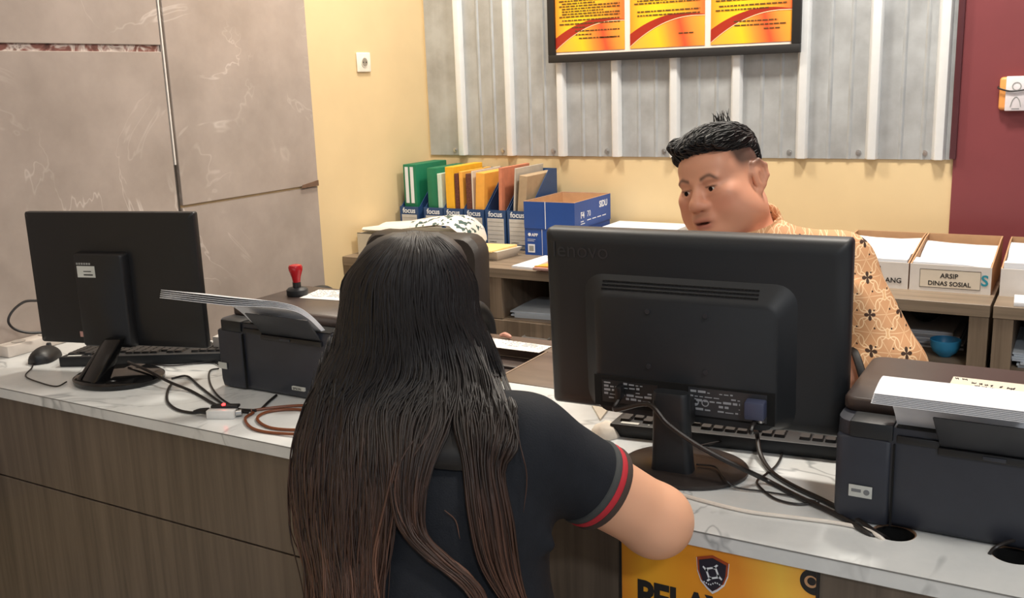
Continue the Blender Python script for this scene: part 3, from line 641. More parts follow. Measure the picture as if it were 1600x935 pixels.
tilted(MB().cyl((.138, -.050, .033), (.138, -.050, .0385), .006, seg=12)).build('thumb_screw', M_STEEL, vg)
tilted(MB().box(-.118, -.106, -.058, -.0375, .044, .068)).build('power_plug', M_BLACK, bm_, bevel=.003)
text('lenovo', .040, mat('faint_emboss', (46, 48, 52), .3, var=0), mr, tl((-.250, -.0098, .288)), rot=(PI/2+TI*-1, 0, 0), sx=1.0)
nk = MB().loft([[(a-.004, y+b_, z) for a, b_ in rrect(w_, d_, .012)] for z, w_, d_, y in ((.012, .074, .036, -.045), (.03, .070, .034, -.046), (.10, .064, .030, -.052), (.150, .063, .030, -.056), (.156, .060, .026, -.056))]).build('neck', M_BLACKM, mr, angle=50)
MB().box(-.03, .022, -.042, .012, .085, .135).build('tilt_hinge', M_BLACK, mr, bevel=.006)
MB().lathe([(.001, 0), (.106, 0), (.110, .003), (.110, .008), (.100, .012), (.04, .0145), (.001, .015)], (.006, -.008, .0004), 48, 1.0, .86).build('base', mat('brown_black_base', (44, 38, 36), .35), mr)

# ------------------------------------------------------------------ smaller monitor (left)
ml = thing('monitor', 'black monitor with white asset label by the marble wall', 'monitor', (-1.992, 1.50, ZT), math.radians(14.7))
W2, H2 = .476, .332
def t2(p): return (p[0]-.028, p[1]+.058, p[2]+.069)
def mv(mb, f): mb.v = [f(p) for p in mb.v]; return mb
mv(MB().loft([[(a, y, b_+H2/2) for a, b_ in rrect(W2-g_, H2-g_, .005)] for y, g_ in ((.014, .002), (.012, 0), (0, 0), (-.004, .004), (-.006, .03))]), t2).build('back_shell', M_BLACK, ml, angle=50)
mv(MB().box(-W2/2+.006, W2/2-.006, .0142, .0150, .018, H2-.006), t2).build('screen', M_GLOSS, ml)
sp = mv(MB().loft([[(a-.022+dx, y, b_+.118) for a, b_ in rrect(.142-g_, .236-g_, .008)] for y, g_, dx in ((-.006, 0, 0), (-.028, .004, 0), (-.032, .012, 0))]), t2).build('rear_spine', M_BLACK, ml, angle=50)
lb = mv(MB().box(-.080, -.030, -.0334, -.0322, .176, .204), t2).build('asset_label', M_STICK, sp)
mv(MB().box(-.062, -.036, -.0338, -.0335, .181, .184).box(-.062, -.040, -.0338, -.0335, .190, .192), t2).build('label_print', M_INK, lb)['kind'] = 'stuff'
text('L-SERIES', .009, M_STICK, sp, t2((-.080, -.0326, .207)))
bpy.data.objects.remove(sp.children[-1], do_unlink=True)
for k in range(6): mv(MB().box(-.081+k*.007, -.076+k*.007, -.0328, -.0324, .207, .212), t2).build('maker_print', M_LABELG, sp)
mv(MB().box(-.118, -.102, -.0064, -.0061, .018, .032), t2).build('round_sticker', M_PINK, ml, rot=None)
MB().hexa([(-.055, -.075, .016), (-.005, -.090, .016), (.010, -.050, .016), (-.035, -.030, .016), (-.035, .0, .10), (.010, .0, .10), (.012, .02, .10), (-.033, .02, .10)]).build('neck', M_GLOSS, ml, bevel=.004)
MB().hexa([(-.075, -.070, .014), (-.058, -.078, .014), (-.045, -.030, .014), (-.060, -.02, .014), (-.045, .004, .092), (-.037, .004, .095), (-.035, .02, .095), (-.045, .02, .092)]).build('neck_trim', M_GLOSS, ml, bevel=.003)
MB().lathe([(.001, 0), (.108, 0), (.112, .004), (.112, .011), (.104, .016), (.03, .018), (.001, .018)], (.0, -.008, .0004), 44, 1.0, .82).build('base', M_GLOSS, ml)

# ------------------------------------------------------------------ keyboards
key_mesh = None
def keyboard(label, loc, rz, W=.44, D=.145, along=1):
    global key_mesh
    k = thing('keyboard', label, 'keyboard', loc, rz)
    MB().hexa([(-W/2, 0, 0), (W/2, 0, 0), (W/2, D, 0), (-W/2, D, 0), (-W/2, 0, .026), (W/2, 0, .026), (W/2, D, .014), (-W/2, D, .014)]).build('case', M_BLACKM, k, bevel=.003)
    st = MB().box(-W/2+.02, -W/2+.055, .006, .016, .0262, .0266).build('label', M_STICK, k)
    for s_ in (-.012, .006): MB().box(-W/2+.085+s_, -W/2+.088+s_, .009, .012, .0262, .0265).build('indicator_light', M_STICK, k)
    rows, n = 6, 19; px = (W-.024)/n; py = (D-.030)/rows
    for r in range(rows):
        for c in range(n):
            if c in (14,) or (r == 0 and c in (1, 6, 11)) or (c == 15 and r in (2,)): continue
            x = -W/2+.012+px*(c+.5); y = .022+py*(r+.5); z = .026-.012*(y/D)
            if key_mesh is None:
                q = MB().loft([[(a, b_, zz) for a, b_ in rrect(px*s1, py*s1, .002, 2)] for zz, s1 in ((0, .94), (.006, .78))]).build('key', M_KEY, k, loc=(x, y, z)); key_mesh = q
            else: copy_part(key_mesh, k, (x, y, z))
    return k
c = onz(88, 575, .75); keyboard('black keyboard below the monitor by the marble wall', (c[0]+.22*math.cos(.50), c[1]+.22*math.sin(.50)+.004, ZT+.0003), .50, .43)
keyboard('black keyboard beneath the large monitor', (-.535, 1.670, ZT+.0003), math.radians(7.5), .45)
# mouse
mo = thing('computer_mouse', 'black computer mouse left of the keyboard', 'mouse', (*onz(71, 562, ZT)[:2], ZT), .55)
rings = []
for k in range(11):
    u = k/10; y = -.055+.11*u; w_ = .033*math.sqrt(max(.02, 1-(2*u-1)**4)); h_ = .036*math.sqrt(max(.02, 1-((u-.45)/.58)**2))
    rings.append([(w_*math.cos(a), y, .001+max(0, h_*math.sin(a))) for a in [PI*q/12 for q in range(13)]])
MB().loft(rings, cap=True).build('shell', M_BLACK, mo, angle=70)
MB().cyl((-.004, .03, .030), (.004, .03, .030), .008, seg=14).build('scroll_wheel', M_DKGREY, mo)
P = lambda x, y, z=.7535: tuple(onz(x, y, z))
def cable(label, pts, r, m=M_CABLE, name='cable', grp=None):
    o = MB().tube(pts, r, 8, 7).build(name, m); tag(o, label, 'cable', grp); return o
cable('thin black mouse cable curling to the monitor base', [P(52, 566), P(50, 575), P(40, 588), P(62, 598), P(88, 604), P(104, 597)], .0018, name='mouse_cable')
# power strip against the wall
pw = thing('power_strip', 'white power strip on the counter against the marble wall', 'power strip', (XL+.048, 1.66, ZT), 0)
MB().box(-.025, .025, -.16, .09, 0, .032).build('strip_body', mat('white_strip_plastic', (216, 206, 196), .4), pw, bevel=.005)
for k in range(3): MB().cyl((0, -.11+k*.08, .0322), (0, -.11+k*.08, .0335), .018, seg=20).build('outlet', mat('strip_outlet', (176, 168, 160), .5), pw)
def onx(x, y, X):
    d = ray(x, y); return tuple(CAM+d*((X-CAM[0])/d[0]))
cable('black power lead looping over the white power strip', [onx(80, 470, XL+.10), onx(58, 470, XL+.09), onx(38, 472, XL+.08), onx(20, 486, XL+.075), onx(13, 502, XL+.075), onx(22, 514, XL+.08), onx(42, 520, XL+.09), onx(66, 520, XL+.10)], .0035, name='power_lead')
o = MB().box(0, .05, 0, .08, 0, .055).build('white_carton', M_CARDW, None, bevel=.002, loc=(-1.925, 1.735, ZT), rot=(0, 0, .3)); tag(o, 'small white carton between the left monitor and printer', 'carton')

# ------------------------------------------------------------------ printers
def printer(label, x0, y0, num):
    p = thing('printer', label, 'printer', (x0, y0, ZT), 0); W, D, H = .375, .30, .180
    MB().loft([[(W/2+a, .005+D/2+b_, z) for a, b_ in rrect(W-g_, D-g_, .03)] for z, g_ in ((.003, .012), (.012, .002), (.06, 0), (.135, 0), (.160, .002))]).build('body', M_SLATE, p, angle=60)
    for (fx_, fy) in ((.04, .05), (W-.04, .05), (.04, D-.04), (W-.04, D-.04)): MB().cyl((fx_, fy, 0), (fx_, fy, .006), .012, seg=14).build('foot', M_BLACK, p)
    MB().loft([[(W/2+a, .055+(D-.05)/2+b_, z) for a, b_ in rrect(W-g_, D-.05-g_, .02)] for z, g_ in ((.1605, .004), (.164, 0), (.178, 0), (.182, .006))]).build('scanner_lid', M_LID, p, angle=50)
    MB().loft([[(.044+a, .028+b_, z) for a, b_ in rrect(.084-g_, .052-g_, .012)] for z, g_ in ((.004, .004), (.02, 0), (.135, 0), (.138, .004))]).build('ink_tank_cover', M_SLATE, p, angle=50)
    MB().box(.022, .084, .0005, .050, .1385, .1640).build('hinge_block', M_BLACKM, p, bevel=.003)
    MB().box(.0852, .0878, -.0006, .0046, .006, .135).build('cover_groove', M_VOID, p)
    MB().box(.088, W-.03, .0042, .050, .1605, .1625).build('feed_slot', M_VOID, p)
    MB().box(.089, .148, .001, .014, .138, .150).build('edge_guide', M_BLACK, p, bevel=.002)
    # paper support leaning back
    MB().hexa([(.148, .002, .142), (.318, .002, .142), (.318, .008, .142), (.148, .008, .142), (.140, -.038, .198), (.320, -.038, .198), (.320, -.033, .198), (.140, -.033, .198)]).build('paper_support', M_DKGREY, p, bevel=.002)
    MB().box(.146, .322, -.002, .0095, .130, .1415).build('support_base', M_BLACK, p, bevel=.002); MB().box(.205, .235, -.0045, -.0022, .133, .139).build('support_latch', M_SLATE, p, bevel=.001)
    if num == 0:
        s_ = MB().box(.025, .059, -.0012, .0003, .044, .063).build('asset_sticker', M_STICK, p, bevel=.0004); MB().box(.029, .043, -.0016, -.0013, .052, .057).build('sticker_print', M_INKG, s_); MB().cyl((.051, -.0017, .0535), (.051, -.0013, .0535), .0045, seg=14).build('sticker_seal', M_INKG, s_)
    else:
        MB().box(.004, .030, -.0012, .0003, .046, .061).build('asset_sticker', M_STICK, p); s_ = MB().box(.226, .262, -.0002, .0049, .022, .030).build('maker_sticker', M_STICK, p); text('EPSON', .008, M_INK, s_, (.229, -.0005, .0232))
    return p
def fan_paper(label, x0, y0, z0, w, path, n, spread, mtl=M_PAPER):
    """stack of sheets standing in the feed slot and flopping over; path in (y, z, dx)"""
    g = thing('paper_sheets', label, 'papers', (x0, y0, z0))
    for k in range(n):
        pts = [Vector((q[2], q[0], q[1])) for q in path]; pts = catmull(pts, 5); s_ = k/(max(1, n-1)); row = []
        th = .0012; N = len(pts); mb = MB(); rings = []
        for i, p in enumerate(pts):
            u = i/(N-1); t_ = (pts[min(i+1, N-1)]-pts[max(i-1, 0)]).normalized(); nrm = Vector((0, -t_.z, t_.y)).normalized()
            off = nrm*(k*.0018+spread*s_*u*u)*-1; q = p+off+Vector((RNG.uniform(0, .0)+.004*s_*u, 0, 0))
            rings.append([q, q+Vector((w, 0, 0)), q+Vector((w, 0, 0))+nrm*th, q+nrm*th])
        mb.loft(rings).build('sheet', mtl, g, angle=60)
    return g
printer('black printer holding a drooping paper stack at the right edge', -.301, 1.456, 0)
printer('black printer carrying the red-handled stamp beside the woman', -1.718, 1.556, 1)
fan_paper('white paper stack drooping over the back of the right printer', -.212, 1.456, ZT, .21, [(.020, .150, 0), (.016, .178, -.006), (.024, .200, -.016), (.028, .212, -.024), (.020, .220, -.028), (-.008, .222, -.028), (-.036, .219, -.028), (-.058, .215, -.028)], 7, .005)
fan_paper('white paper sheets flopping over the back of the left printer', -1.605, 1.556, ZT, .205, [(.030, .140, .0), (.005, .172, -.004), (-.012, .196, -.016), (-.030, .214, -.034), (-.058, .226, -.064), (-.09, .232, -.10), (-.12, .237, -.14)], 5, .010)
# note on the right lid
nt = sheet([(1483, 602), (1600, 622), (1640, 606), (1490, 589)], ZT+.1824, 'handwritten cream note lying on the right printer lid', M_PAPERW, .0005, 'handwritten_note')
rr = random.Random(9); P0 = [onz(*p, ZT+.1824) for p in ((1483, 602), (1600, 622), (1640, 606), (1490, 589))]
def bil(u, v_): a = P0[3]+(P0[2]-P0[3])*u; b_ = P0[0]+(P0[1]-P0[0])*u; return tuple(a+(b_-a)*v_-P0[0]+np.array([0, 0, .0009]))
for row, (v0, words) in enumerate(((.20, ((.03, .07), (.11, .17))), (.45, ((.24, .29), (.33, .37), (.40, .44), (.47, .49), (.58, .60), (.66, .75))), (.70, ((.31, .36), (.40, .46), (.50, .55))))):
    for a, b_ in words:
        n = max(3, int((b_-a)/.012)); pts = [bil(a+(b_-a)*i/n, v0+(.06 if i % 2 else -.06)+rr.uniform(-.03, .03)+.1*a) for i in range(n+1)]
        MB().tube(pts, .0007, 5, 2).build('pen_stroke', M_INK, nt)
# stamp and sheet on the left printer lid
st_c = onz(465, 461, ZT+.1825)
sp_ = thing('rubber_stamp', 'round rubber stamp with red handle on the left printer lid', 'stamp', (st_c[0], st_c[1], ZT+.1823))
MB().lathe([(.001, 0), (.025, 0), (.026, .002), (.026, .014), (.022, .018), (.012, .020), (.001, .020)], (0, 0, 0), 28).build('base', M_BLACKM, sp_)
MB().lathe([(.001, .0202), (.010, .0202), (.010, .032), (.001, .032)], (0, 0, 0), 20).build('collar', M_BLACK, sp_)
MB().lathe([(.001, .0322), (.009, .0322), (.011, .045), (.0165, .062), (.0172, .069), (.0150, .074), (.008, .076), (.001, .0762)], (0, 0, 0), 28).build('handle', M_RED, sp_)
sheet([(468, 466), (560, 472), (575, 456), (498, 453)], ZT+.1824, 'white printed sheet on the left printer lid', M_FORM, .0006, 'printed_form')

# ------------------------------------------------------------------ hub and cables
hu = thing('cable_adapter', 'white adapter block with glowing red light near the counter edge', 'adapter', (*onz(348, 652, ZT)[:2], ZT), .42)
MB().box(-.030, .030, -.014, .014, .0, .018).build('block', mat('white_adapter', (222, 222, 220), .35), hu, bevel=.0015); MB().box(-.026, .034, .002, .020, .0182, .024).build('dark_cover', M_BLACK, hu, bevel=.002)
MB().lathe([(.001, 0), (.004, 0), (.004, .003), (.001, .0045)], (.002, .006, .0242), 12).build('red_light', mat('red_led', (255, 40, 40), .4, var=0, emit=9), hu)
MB().cyl((.0305, 0, .009), (.042, .003, .010), .007, seg=12).build('connector', M_STEEL, hu); MB().tube([(-.031, .002, .012), (-.05, .004, .012), (-.064, .002, .010)], .0055, 10, 2, radii=[.008, .006, .004]).build('jack_plug', M_BLACK, hu)
cable('thick black cable looping from the left monitor base to the adapter', [P(268, 600), P(262, 612), P(262, 628), P(276, 640), P(298, 645), P(312, 644)], .0032)
cable('black cable running from the left monitor base past the adapter', [P(200, 566, .775), P(232, 580, .773), P(262, 596, .766), P(300, 612), P(340, 634), P(372, 640), P(400, 642)], .0034)
cable('thin black cable bowing over the counter toward the adapter', [P(268, 592), P(292, 588), P(312, 604), P(335, 622), P(362, 640), P(388, 645)], .0026)
cable('thin black cable dropping in front of the left printer', [P(342, 576), P(328, 580), P(328, 598), P(340, 618), P(362, 634), P(380, 642)], .0022)
cable('thin black cable crossing behind the left monitor base', [P(236, 570), P(270, 572), P(305, 568), P(330, 566), P(345, 572)], .0018)
cable('black cable end beside the left printer foot', [P(432, 618), P(420, 628), P(408, 640)], .0030)
cable('coiled reddish brown cable on the counter beside the woman', [P(392, 642), P(430, 637), P(470, 634), P(500, 636), P(520, 650), P(500, 668), P(460, 672), P(420, 668), P(402, 655), P(418, 644), P(460, 640), P(500, 646), P(512, 660, .757), P(480, 677, .757), P(430, 677), P(395, 670), P(383, 655), P(396, 645)], .0032, M_BROWNC)
# right side cables
vg_w = mr.matrix_basis @ Vector(tl((.129, -.052, .036))); pw_w = mr.matrix_basis @ Vector(tl((-.112, -.052, .044)))
cable('thick black monitor cable running from the plug to the cable hole', [tuple(vg_w), tuple(vg_w+Vector((-.003, -.012, -.018))), P(1182, 676, .79), P(1188, 710, .762), P(1206, 738, .7545), P(1240, 760, .7545), P(1290, 784, .7545), P(1330, 806, .7545), P(1368, 832, .752), tuple(onz(1385, 842, .74)), tuple(onz(1388, 846, .70))], .0042)
cable('black power cable crossing the monitor neck toward the cable hole', [tuple(pw_w), tuple(pw_w+Vector((.004, -.024, -.012))), tuple(ony(1012, 632, 1.478)), tuple(ony(1042, 662, 1.468)), tuple(ony(1080, 690, 1.468)), tuple(ony(1122, 714, 1.474)), tuple(ony(1165, 735, 1.492)), P(1200, 752, .757), P(1250, 778, .7553), P(1310, 806, .7553), P(1360, 836, .752), tuple(onz(1378, 846, .73)), tuple(onz(1382, 850, .70))], .0042)
cable('thin black cable curling beside the large monitor base', [P(1092, 697, .770), P(1130, 690, .762), P(1175, 684, .755), P(1208, 686), P(1222, 704), P(1214, 726), P(1196, 742), P(1183, 752), P(1190, 764), P(1212, 780), P(1245, 788), P(1280, 786)], .0020)
cable('thin black cable lying on the counter in front of the monitor base', [P(1088, 726, .768), P(1118, 730, .768), P(1132, 748, .768), P(1150, 762, .756), P(1190, 768), P(1240, 776), P(1275, 784)], .0016)
cable('white cable along the counter ending at the cable hole', [P(1060, 772), P(1110, 786), P(1170, 800), P(1240, 809), P(1310, 818), P(1350, 827), P(1372, 838, .753), tuple(onz(1384, 848, .742)), tuple(onz(1388, 852, .70))], .0032, M_WCABLE)
cable('black cable rising from the right cable hole', [tuple(onz(1545, 876, .71)), tuple(onz(1545, 868, .745)), tuple(onz(1556, 856, .762)), tuple(onz(1580, 846, .766)), tuple(onz(1612, 842, .762)), tuple(onz(1660, 852, .7545))], .0028)
# bits beside the big keyboard
tsx = onz(953, 680, ZT)
rings = []
for k in range(9):
    u = k/8; r = .027*math.sqrt(max(.03, 1-(2*u-1)**2)); rings.append([(r*math.cos(a)*(1+.12*math.sin(3*a+k)), -.035+.07*u, .0005+max(0, .9*r*math.sin(a)*(1+.1*math.cos(5*a+k)))) for a in [PI*q/10 for q in range(11)]])
tag(MB().loft(rings).build('tissue', mat('white_tissue', (226, 216, 202), .8, var=.06), None, loc=(tsx[0]-.008, tsx[1]+.0, ZT), rot=(0, 0, .5), angle=70), 'crumpled white tissue on the counter beside the large keyboard', 'tissue')
sheet([(925, 636), (938, 658), (952, 640), (932, 628)], ZT+.0003, 'folded cream paper slip at the keyboard corner', M_PAPERW, .004, 'paper_slip')

# ------------------------------------------------------------------ people: smooth signed-distance bodies turned into one mesh
def axis(*rng):
    out = []
    for a, b_, s in rng: out += list(np.arange(a, b_-s*.5, s))
    out.append(rng[-1][1]); return np.array(out, np.float32)
class Field:
    def __init__(s, xs, ys, zs):
        s.ax = (xs, ys, zs); s.d = np.full((len(xs), len(ys), len(zs)), 1.0, np.float32)
    def _sub(s, lo, hi):
        sl = []
        for a, l, h in zip(s.ax, lo, hi):
            i = max(0, np.searchsorted(a, l)-1); j = min(len(a), np.searchsorted(a, h)+1)
            if j <= i: return None
            sl.append(slice(i, j))
        X = s.ax[0][sl[0]][:, None, None]; Y = s.ax[1][sl[1]][None, :, None]; Z = s.ax[2][sl[2]][None, None, :]
        return tuple(sl), X, Y, Z
    def _put(s, sl, di, k, sub):
        d = s.d[sl]
        if sub: h = np.clip(.5-.5*(d+di)/k, 0, 1); s.d[sl] = d*(1-h)+(-di)*h+k*h*(1-h)
        else: h = np.clip(.5+.5*(d-di)/k, 0, 1); s.d[sl] = d*(1-h)+di*h-k*h*(1-h)
    def ell(s, c, r, k=.01, fr=None, sub=False):
        c = np.array(c, float); r = np.array(r, float); fr = np.eye(3) if fr is None else np.array(fr)     # fr rows: local axes in world
        ext = np.sqrt(((fr.T*r)**2).sum(1))+k*2+.03; q = s._sub(c-ext, c+ext)
        if q is None: return
        sl, X, Y, Z = q; X = X-c[0]; Y = Y-c[1]; Z = Z-c[2]
        a = [(fr[i][0]*X+fr[i][1]*Y+fr[i][2]*Z).astype(np.float32) for i in range(3)]
        k0 = np.sqrt(sum((a[i]/r[i])**2 for i in range(3)))+1e-6; k1 = np.sqrt(sum((a[i]/r[i]**2)**2 for i in range(3)))+1e-6
        s._put(sl, k0*(k0-1)/k1, k, sub)
    def cap(s, a, b_, ra, rb=None, k=.015, sub=False):
        rb = ra if rb is None else rb; a = np.array(a, float); b_ = np.array(b_, float); m = max(ra, rb)+k*2+.03
        q = s._sub(np.minimum(a, b_)-m, np.maximum(a, b_)+m)
        if q is None: return
        sl, X, Y, Z = q; v = b_-a; L2 = (v**2).sum()+1e-9
        t = np.clip(((X-a[0])*v[0]+(Y-a[1])*v[1]+(Z-a[2])*v[2])/L2, 0, 1).astype(np.float32)
        d = np.sqrt((X-a[0]-t*v[0])**2+(Y-a[1]-t*v[1])**2+(Z-a[2]-t*v[2])**2)-(ra+(rb-ra)*t)
        s._put(sl, d, k, sub)
    def cut(s, a, d, R, L, k=.003):
        a = np.array(a, float); q = s._sub(np.minimum(a, a+d*L)-R-.05, np.maximum(a, a+d*L)+R+.05); sl, X, Y, Z = q; X = X-a[0]; Y = Y-a[1]; Z = Z-a[2]
        t = X*d[0]+Y*d[1]+Z*d[2]; rad = np.sqrt(np.maximum(0, X*X+Y*Y+Z*Z-t*t)); s._put(sl, np.maximum(np.maximum(rad-R, -t), t-L).astype(np.float32), k, True)
    def plane_cut(s, p, n, k=.004):
        n = np.array(n, float); n /= np.linalg.norm(n); X, Y, Z = s.ax[0][:, None, None], s.ax[1][None, :, None], s.ax[2][None, None, :]
        di = -((X-p[0])*n[0]+(Y-p[1])*n[1]+(Z-p[2])*n[2]); s._put((slice(None),)*3, di.astype(np.float32)+0*s.d, k, True)
    def mesh(s, name, m, parent=None, color=None, smooth=2):
        f = s.d; xs, ys, zs = s.ax; ins = f < 0
        c = np.zeros(tuple(n-1 for n in f.shape), np.int8)
        for i in (0, 1):
            for j in (0, 1):
                for k in (0, 1): c += ins[i:f.shape[0]-1+i, j:f.shape[1]-1+j, k:f.shape[2]-1+k]
        act = np.argwhere((c > 0) & (c < 8)); idx = np.full(c.shape, -1, np.int32); idx[act[:, 0], act[:, 1], act[:, 2]] = np.arange(len(act))
        acc = np.zeros((len(act), 3)); cnt = np.zeros(len(act)); corners = [(i, j, k) for i in (0, 1) for j in (0, 1) for k in (0, 1)]
        def val(o): q = act+np.array(o); return f[q[:, 0], q[:, 1], q[:, 2]].astype(float)
        def pos(o): q = act+np.array(o); return np.stack([xs[q[:, 0]], ys[q[:, 1]], zs[q[:, 2]]], 1).astype(float)
        for a in corners:
            for ax_ in range(3):
                if a[ax_]: continue
                b_ = list(a); b_[ax_] = 1; va, vb = val(a), val(b_); cr = (va < 0) != (vb < 0); t = np.where(cr, va/(va-vb+1e-12), 0)[:, None]
                acc += np.where(cr[:, None], pos(a)*(1-t)+pos(b_)*t, 0); cnt += cr
        V = acc/cnt[:, None]; faces = []
        for ax_ in range(3):
            sl0 = [slice(None)]*3; sl1 = [slice(None)]*3; sl0[ax_] = slice(0, -1); sl1[ax_] = slice(1, None)
            A, B = ins[tuple(sl0)], ins[tuple(sl1)]; e = np.argwhere(A != B); o1, o2 = [(1, 2), (2, 0), (0, 1)][ax_]
            e = e[(e[:, o1] > 0) & (e[:, o2] > 0) & (e[:, o1] < f.shape[o1]-1) & (e[:, o2] < f.shape[o2]-1)]
            def ci(d1, d2): q = e.copy(); q[:, o1] += d1; q[:, o2] += d2; return idx[q[:, 0], q[:, 1], q[:, 2]]
            Q = np.stack([ci(-1, -1), ci(0, -1), ci(0, 0), ci(-1, 0)], 1); flip = ~A[e[:, 0], e[:, 1], e[:, 2]]; Q[flip] = Q[flip][:, ::-1]; faces.append(Q)
        Fq = np.concatenate(faces); me = bpy.data.meshes.new(name)
        for _ in range(smooth):                    # light Laplacian
            S = np.zeros_like(V); n = np.zeros(len(V))
            for a, b_ in ((0, 1), (1, 2), (2, 3), (3, 0)):
                np.add.at(S, Fq[:, a], V[Fq[:, b_]]); np.add.at(S, Fq[:, b_], V[Fq[:, a]]); np.add.at(n, Fq[:, a], 1); np.add.at(n, Fq[:, b_], 1)
            V = V*.6+.4*S/n[:, None]
        me.vertices.add(len(V)); me.vertices.foreach_set('co', V.astype(np.float32).ravel()); me.loops.add(Fq.size); me.loops.foreach_set('vertex_index', Fq.ravel().astype(np.int32))
        me.polygons.add(len(Fq)); me.polygons.foreach_set('loop_start', np.arange(0, Fq.size, 4, dtype=np.int32)); me.polygons.foreach_set('use_smooth', np.ones(len(Fq), bool)); me.update(); me.validate()
        if color is not None:
            at = me.color_attributes.new('Col', 'FLOAT_COLOR', 'POINT'); C = np.ones((len(V), 4), np.float32); C[:, :3] = color(V); at.data.foreach_set('color', C.ravel())
        me.materials.append(m); o = bpy.data.objects.new(name, me); COL.objects.link(o)
        if parent: o.parent = parent
        return o
def attr_mat(name, rough, spec=.5, sss=0, bump=0, bscale=300):
    m, t = newmat(name, rough, spec); a = t.add('ShaderNodeAttribute'); a.attribute_name = 'Col'; t.link(a.outputs['Color'], t.b.inputs['Base Color'])
    if sss: t.b.inputs['Subsurface Weight'].default_value = sss; t.b.inputs['Subsurface Radius'].default_value = (.012, .005, .003); t.b.inputs['Subsurface Scale'].default_value = .6
    if bump: t.bump(t.noise(t.obj(), bscale, 3), bump, .001)
    return m
def frame(fwd, pitch=0, roll=0):
    """rows: left-of-person, forward, up"""
    f = Vector((fwd[0], fwd[1], 0)).normalized(); u = Vector((0, 0, 1)); l = u.cross(f)
    R = Matrix.Rotation(roll, 3, f) @ Matrix.Rotation(-pitch, 3, l)     # +pitch: look up
    return np.array([list(R @ l), list(R @ f), list(R @ u)])
def head_field(Fd, c, fr, s=1.0, chub=1.0):
    def W(l, f, u): return np.array(c)+s*(fr[0]*l+fr[1]*f+fr[2]*u)
    E = lambda p, r, k=.012, sub=False: Fd.ell(W(*p), np.array(r)*s, k*s, fr, sub)
    K = lambda a, b_, ra, rb=None, k=.01, sub=False: Fd.cap(W(*a), W(*b_), ra*s, (ra if rb is None else rb)*s, k*s, sub)
    E((0, -.002, .030), (.0765, .084, .081), .01); E((0, .030, -.030), (.066*chub, .066, .082), .03)
    E((0, .058, .045), (.058, .036, .040), .03)
    for x in (-1, 1):
        E((x*.040*chub, .044, -.046), (.034*chub, .040, .044), .03); E((x*.052*chub, .010, -.066), (.028*chub, .046, .034), .03)
        E((x*.044, .066, -.016), (.024, .022, .014), .02)
        E((x*.028, .083, .020), (.024, .012, .009), .014)
    E((0, .078, -.092), (.026, .020, .020), .025); E((0, .040, -.096), (.054*chub, .052, .030*chub), .03)
    K((0, .088, .012), (0, .108, -.024), .0095, .0125, .014); E((0, .110, -.031), (.0155, .0140, .0125), .010)
    for x in (-1, 1): E((x*.0155, .099, -.035), (.0105, .0120, .0095), .007); E((x*.0085, .105, -.0435), (.0050, .0060, .0035), .003, True)
    for x in (-1, 1): E((x*.0325, .102, .001), (.021, .013, .011), .012, True)
    for x in (-1, 1): E((x*.0325, .0800, .0), (.0185, .0130, .0120), .005)
    for x in (-1, 1): E((x*.0325, .0955, -.0010), (.0150, .0085, .0040), .002, True)
    E((0, .093, -.060), (.027, .012, .014), .015)
    E((0, .0985, -.0635), (.0225, .0085, .0052), .006); E((0, .0955, -.0765), (.0195, .0090, .0066), .006); E((0, .104, -.0700), (.0205, .012, .0026), .002, True)
    for x in (-.955, .955):
        E((x*.086, -.013, -.002), (.0085, .020, .031), .004); hx = [(.080, .006, .010), (.084, -.002, .028), (.090, -.017, .033), (.096, -.030, .020), (.096, -.030, -.002), (.090, -.020, -.020), (.085, -.008, -.031), (.081, .002, -.030)]
        for a_, b2 in zip(hx[:-1], hx[1:]): K((x*a_[0], a_[1], a_[2]), (x*b2[0], b2[1], b2[2]), .0050, .0050, .004)
        K((x*.087, -.012, .020), (x*.089, -.021, -.004), .0035, .003, .004); E((x*.084, -.003, -.033), (.0065, .009, .010), .006); E((x*.0955, -.010, -.004), (.0055, .007, .013), .003, True)
    return W
M_SKIN = attr_mat('skin', .48, .4, .12, .06, 500)
def hand(Fd, wrist, dirv, up, s=1.0, side=1, curl=.35):
    """palm and five separate bent fingers; dirv points to the fingertips, up is the back of the hand"""
    d = Vector(dirv).normalized(); u = Vector(up); u = (u-d*u.dot(d)).normalized(); l = d.cross(u)*side; w_ = Vector(wrist)
    P_ = lambda a, b_, c_: w_+(d*a+l*b_+u*c_)*s
    Fd.ell(P_(.046, 0, 0), (.050*s, .040*s, .014*s), .008, [list(d), list(l), list(u)]); Fd.cap(P_(-.02, 0, 0), P_(.03, 0, 0), .026*s, .024*s, .015)
    for i, (b_, ln) in enumerate(((-.031, .066), (-.0105, .078), (.0105, .074), (.031, .058))):
        a0 = P_(.086-.006*abs(i-1.4), b_, 0); a1 = a0+d*ln*.45*s+l*(b_*.12*s)-u*(.006*s); a2 = a1+(d*.85-u*curl).normalized()*ln*.32*s; a3 = a2+(d*.6-u*curl*2).normalized()*ln*.25*s
        Fd.cap(P_(.060, b_*.9, 0), a0, .0088*s, .0088*s, .004); Fd.cap(a0, a1, .0086*s, .0080*s, .002); Fd.cap(a1, a2, .0080*s, .0074*s, .002); Fd.cap(a2, a3, .0074*s, .0064*s, .002)
    t0 = P_(.020, -.030, -.004); t1 = P_(.050, -.058, -.008); t2_ = P_(.076, -.066, -.012); Fd.cap(t0, t1, .0125*s, .0105*s, .008); Fd.cap(t1, t2_, .0100*s, .0080*s, .003)

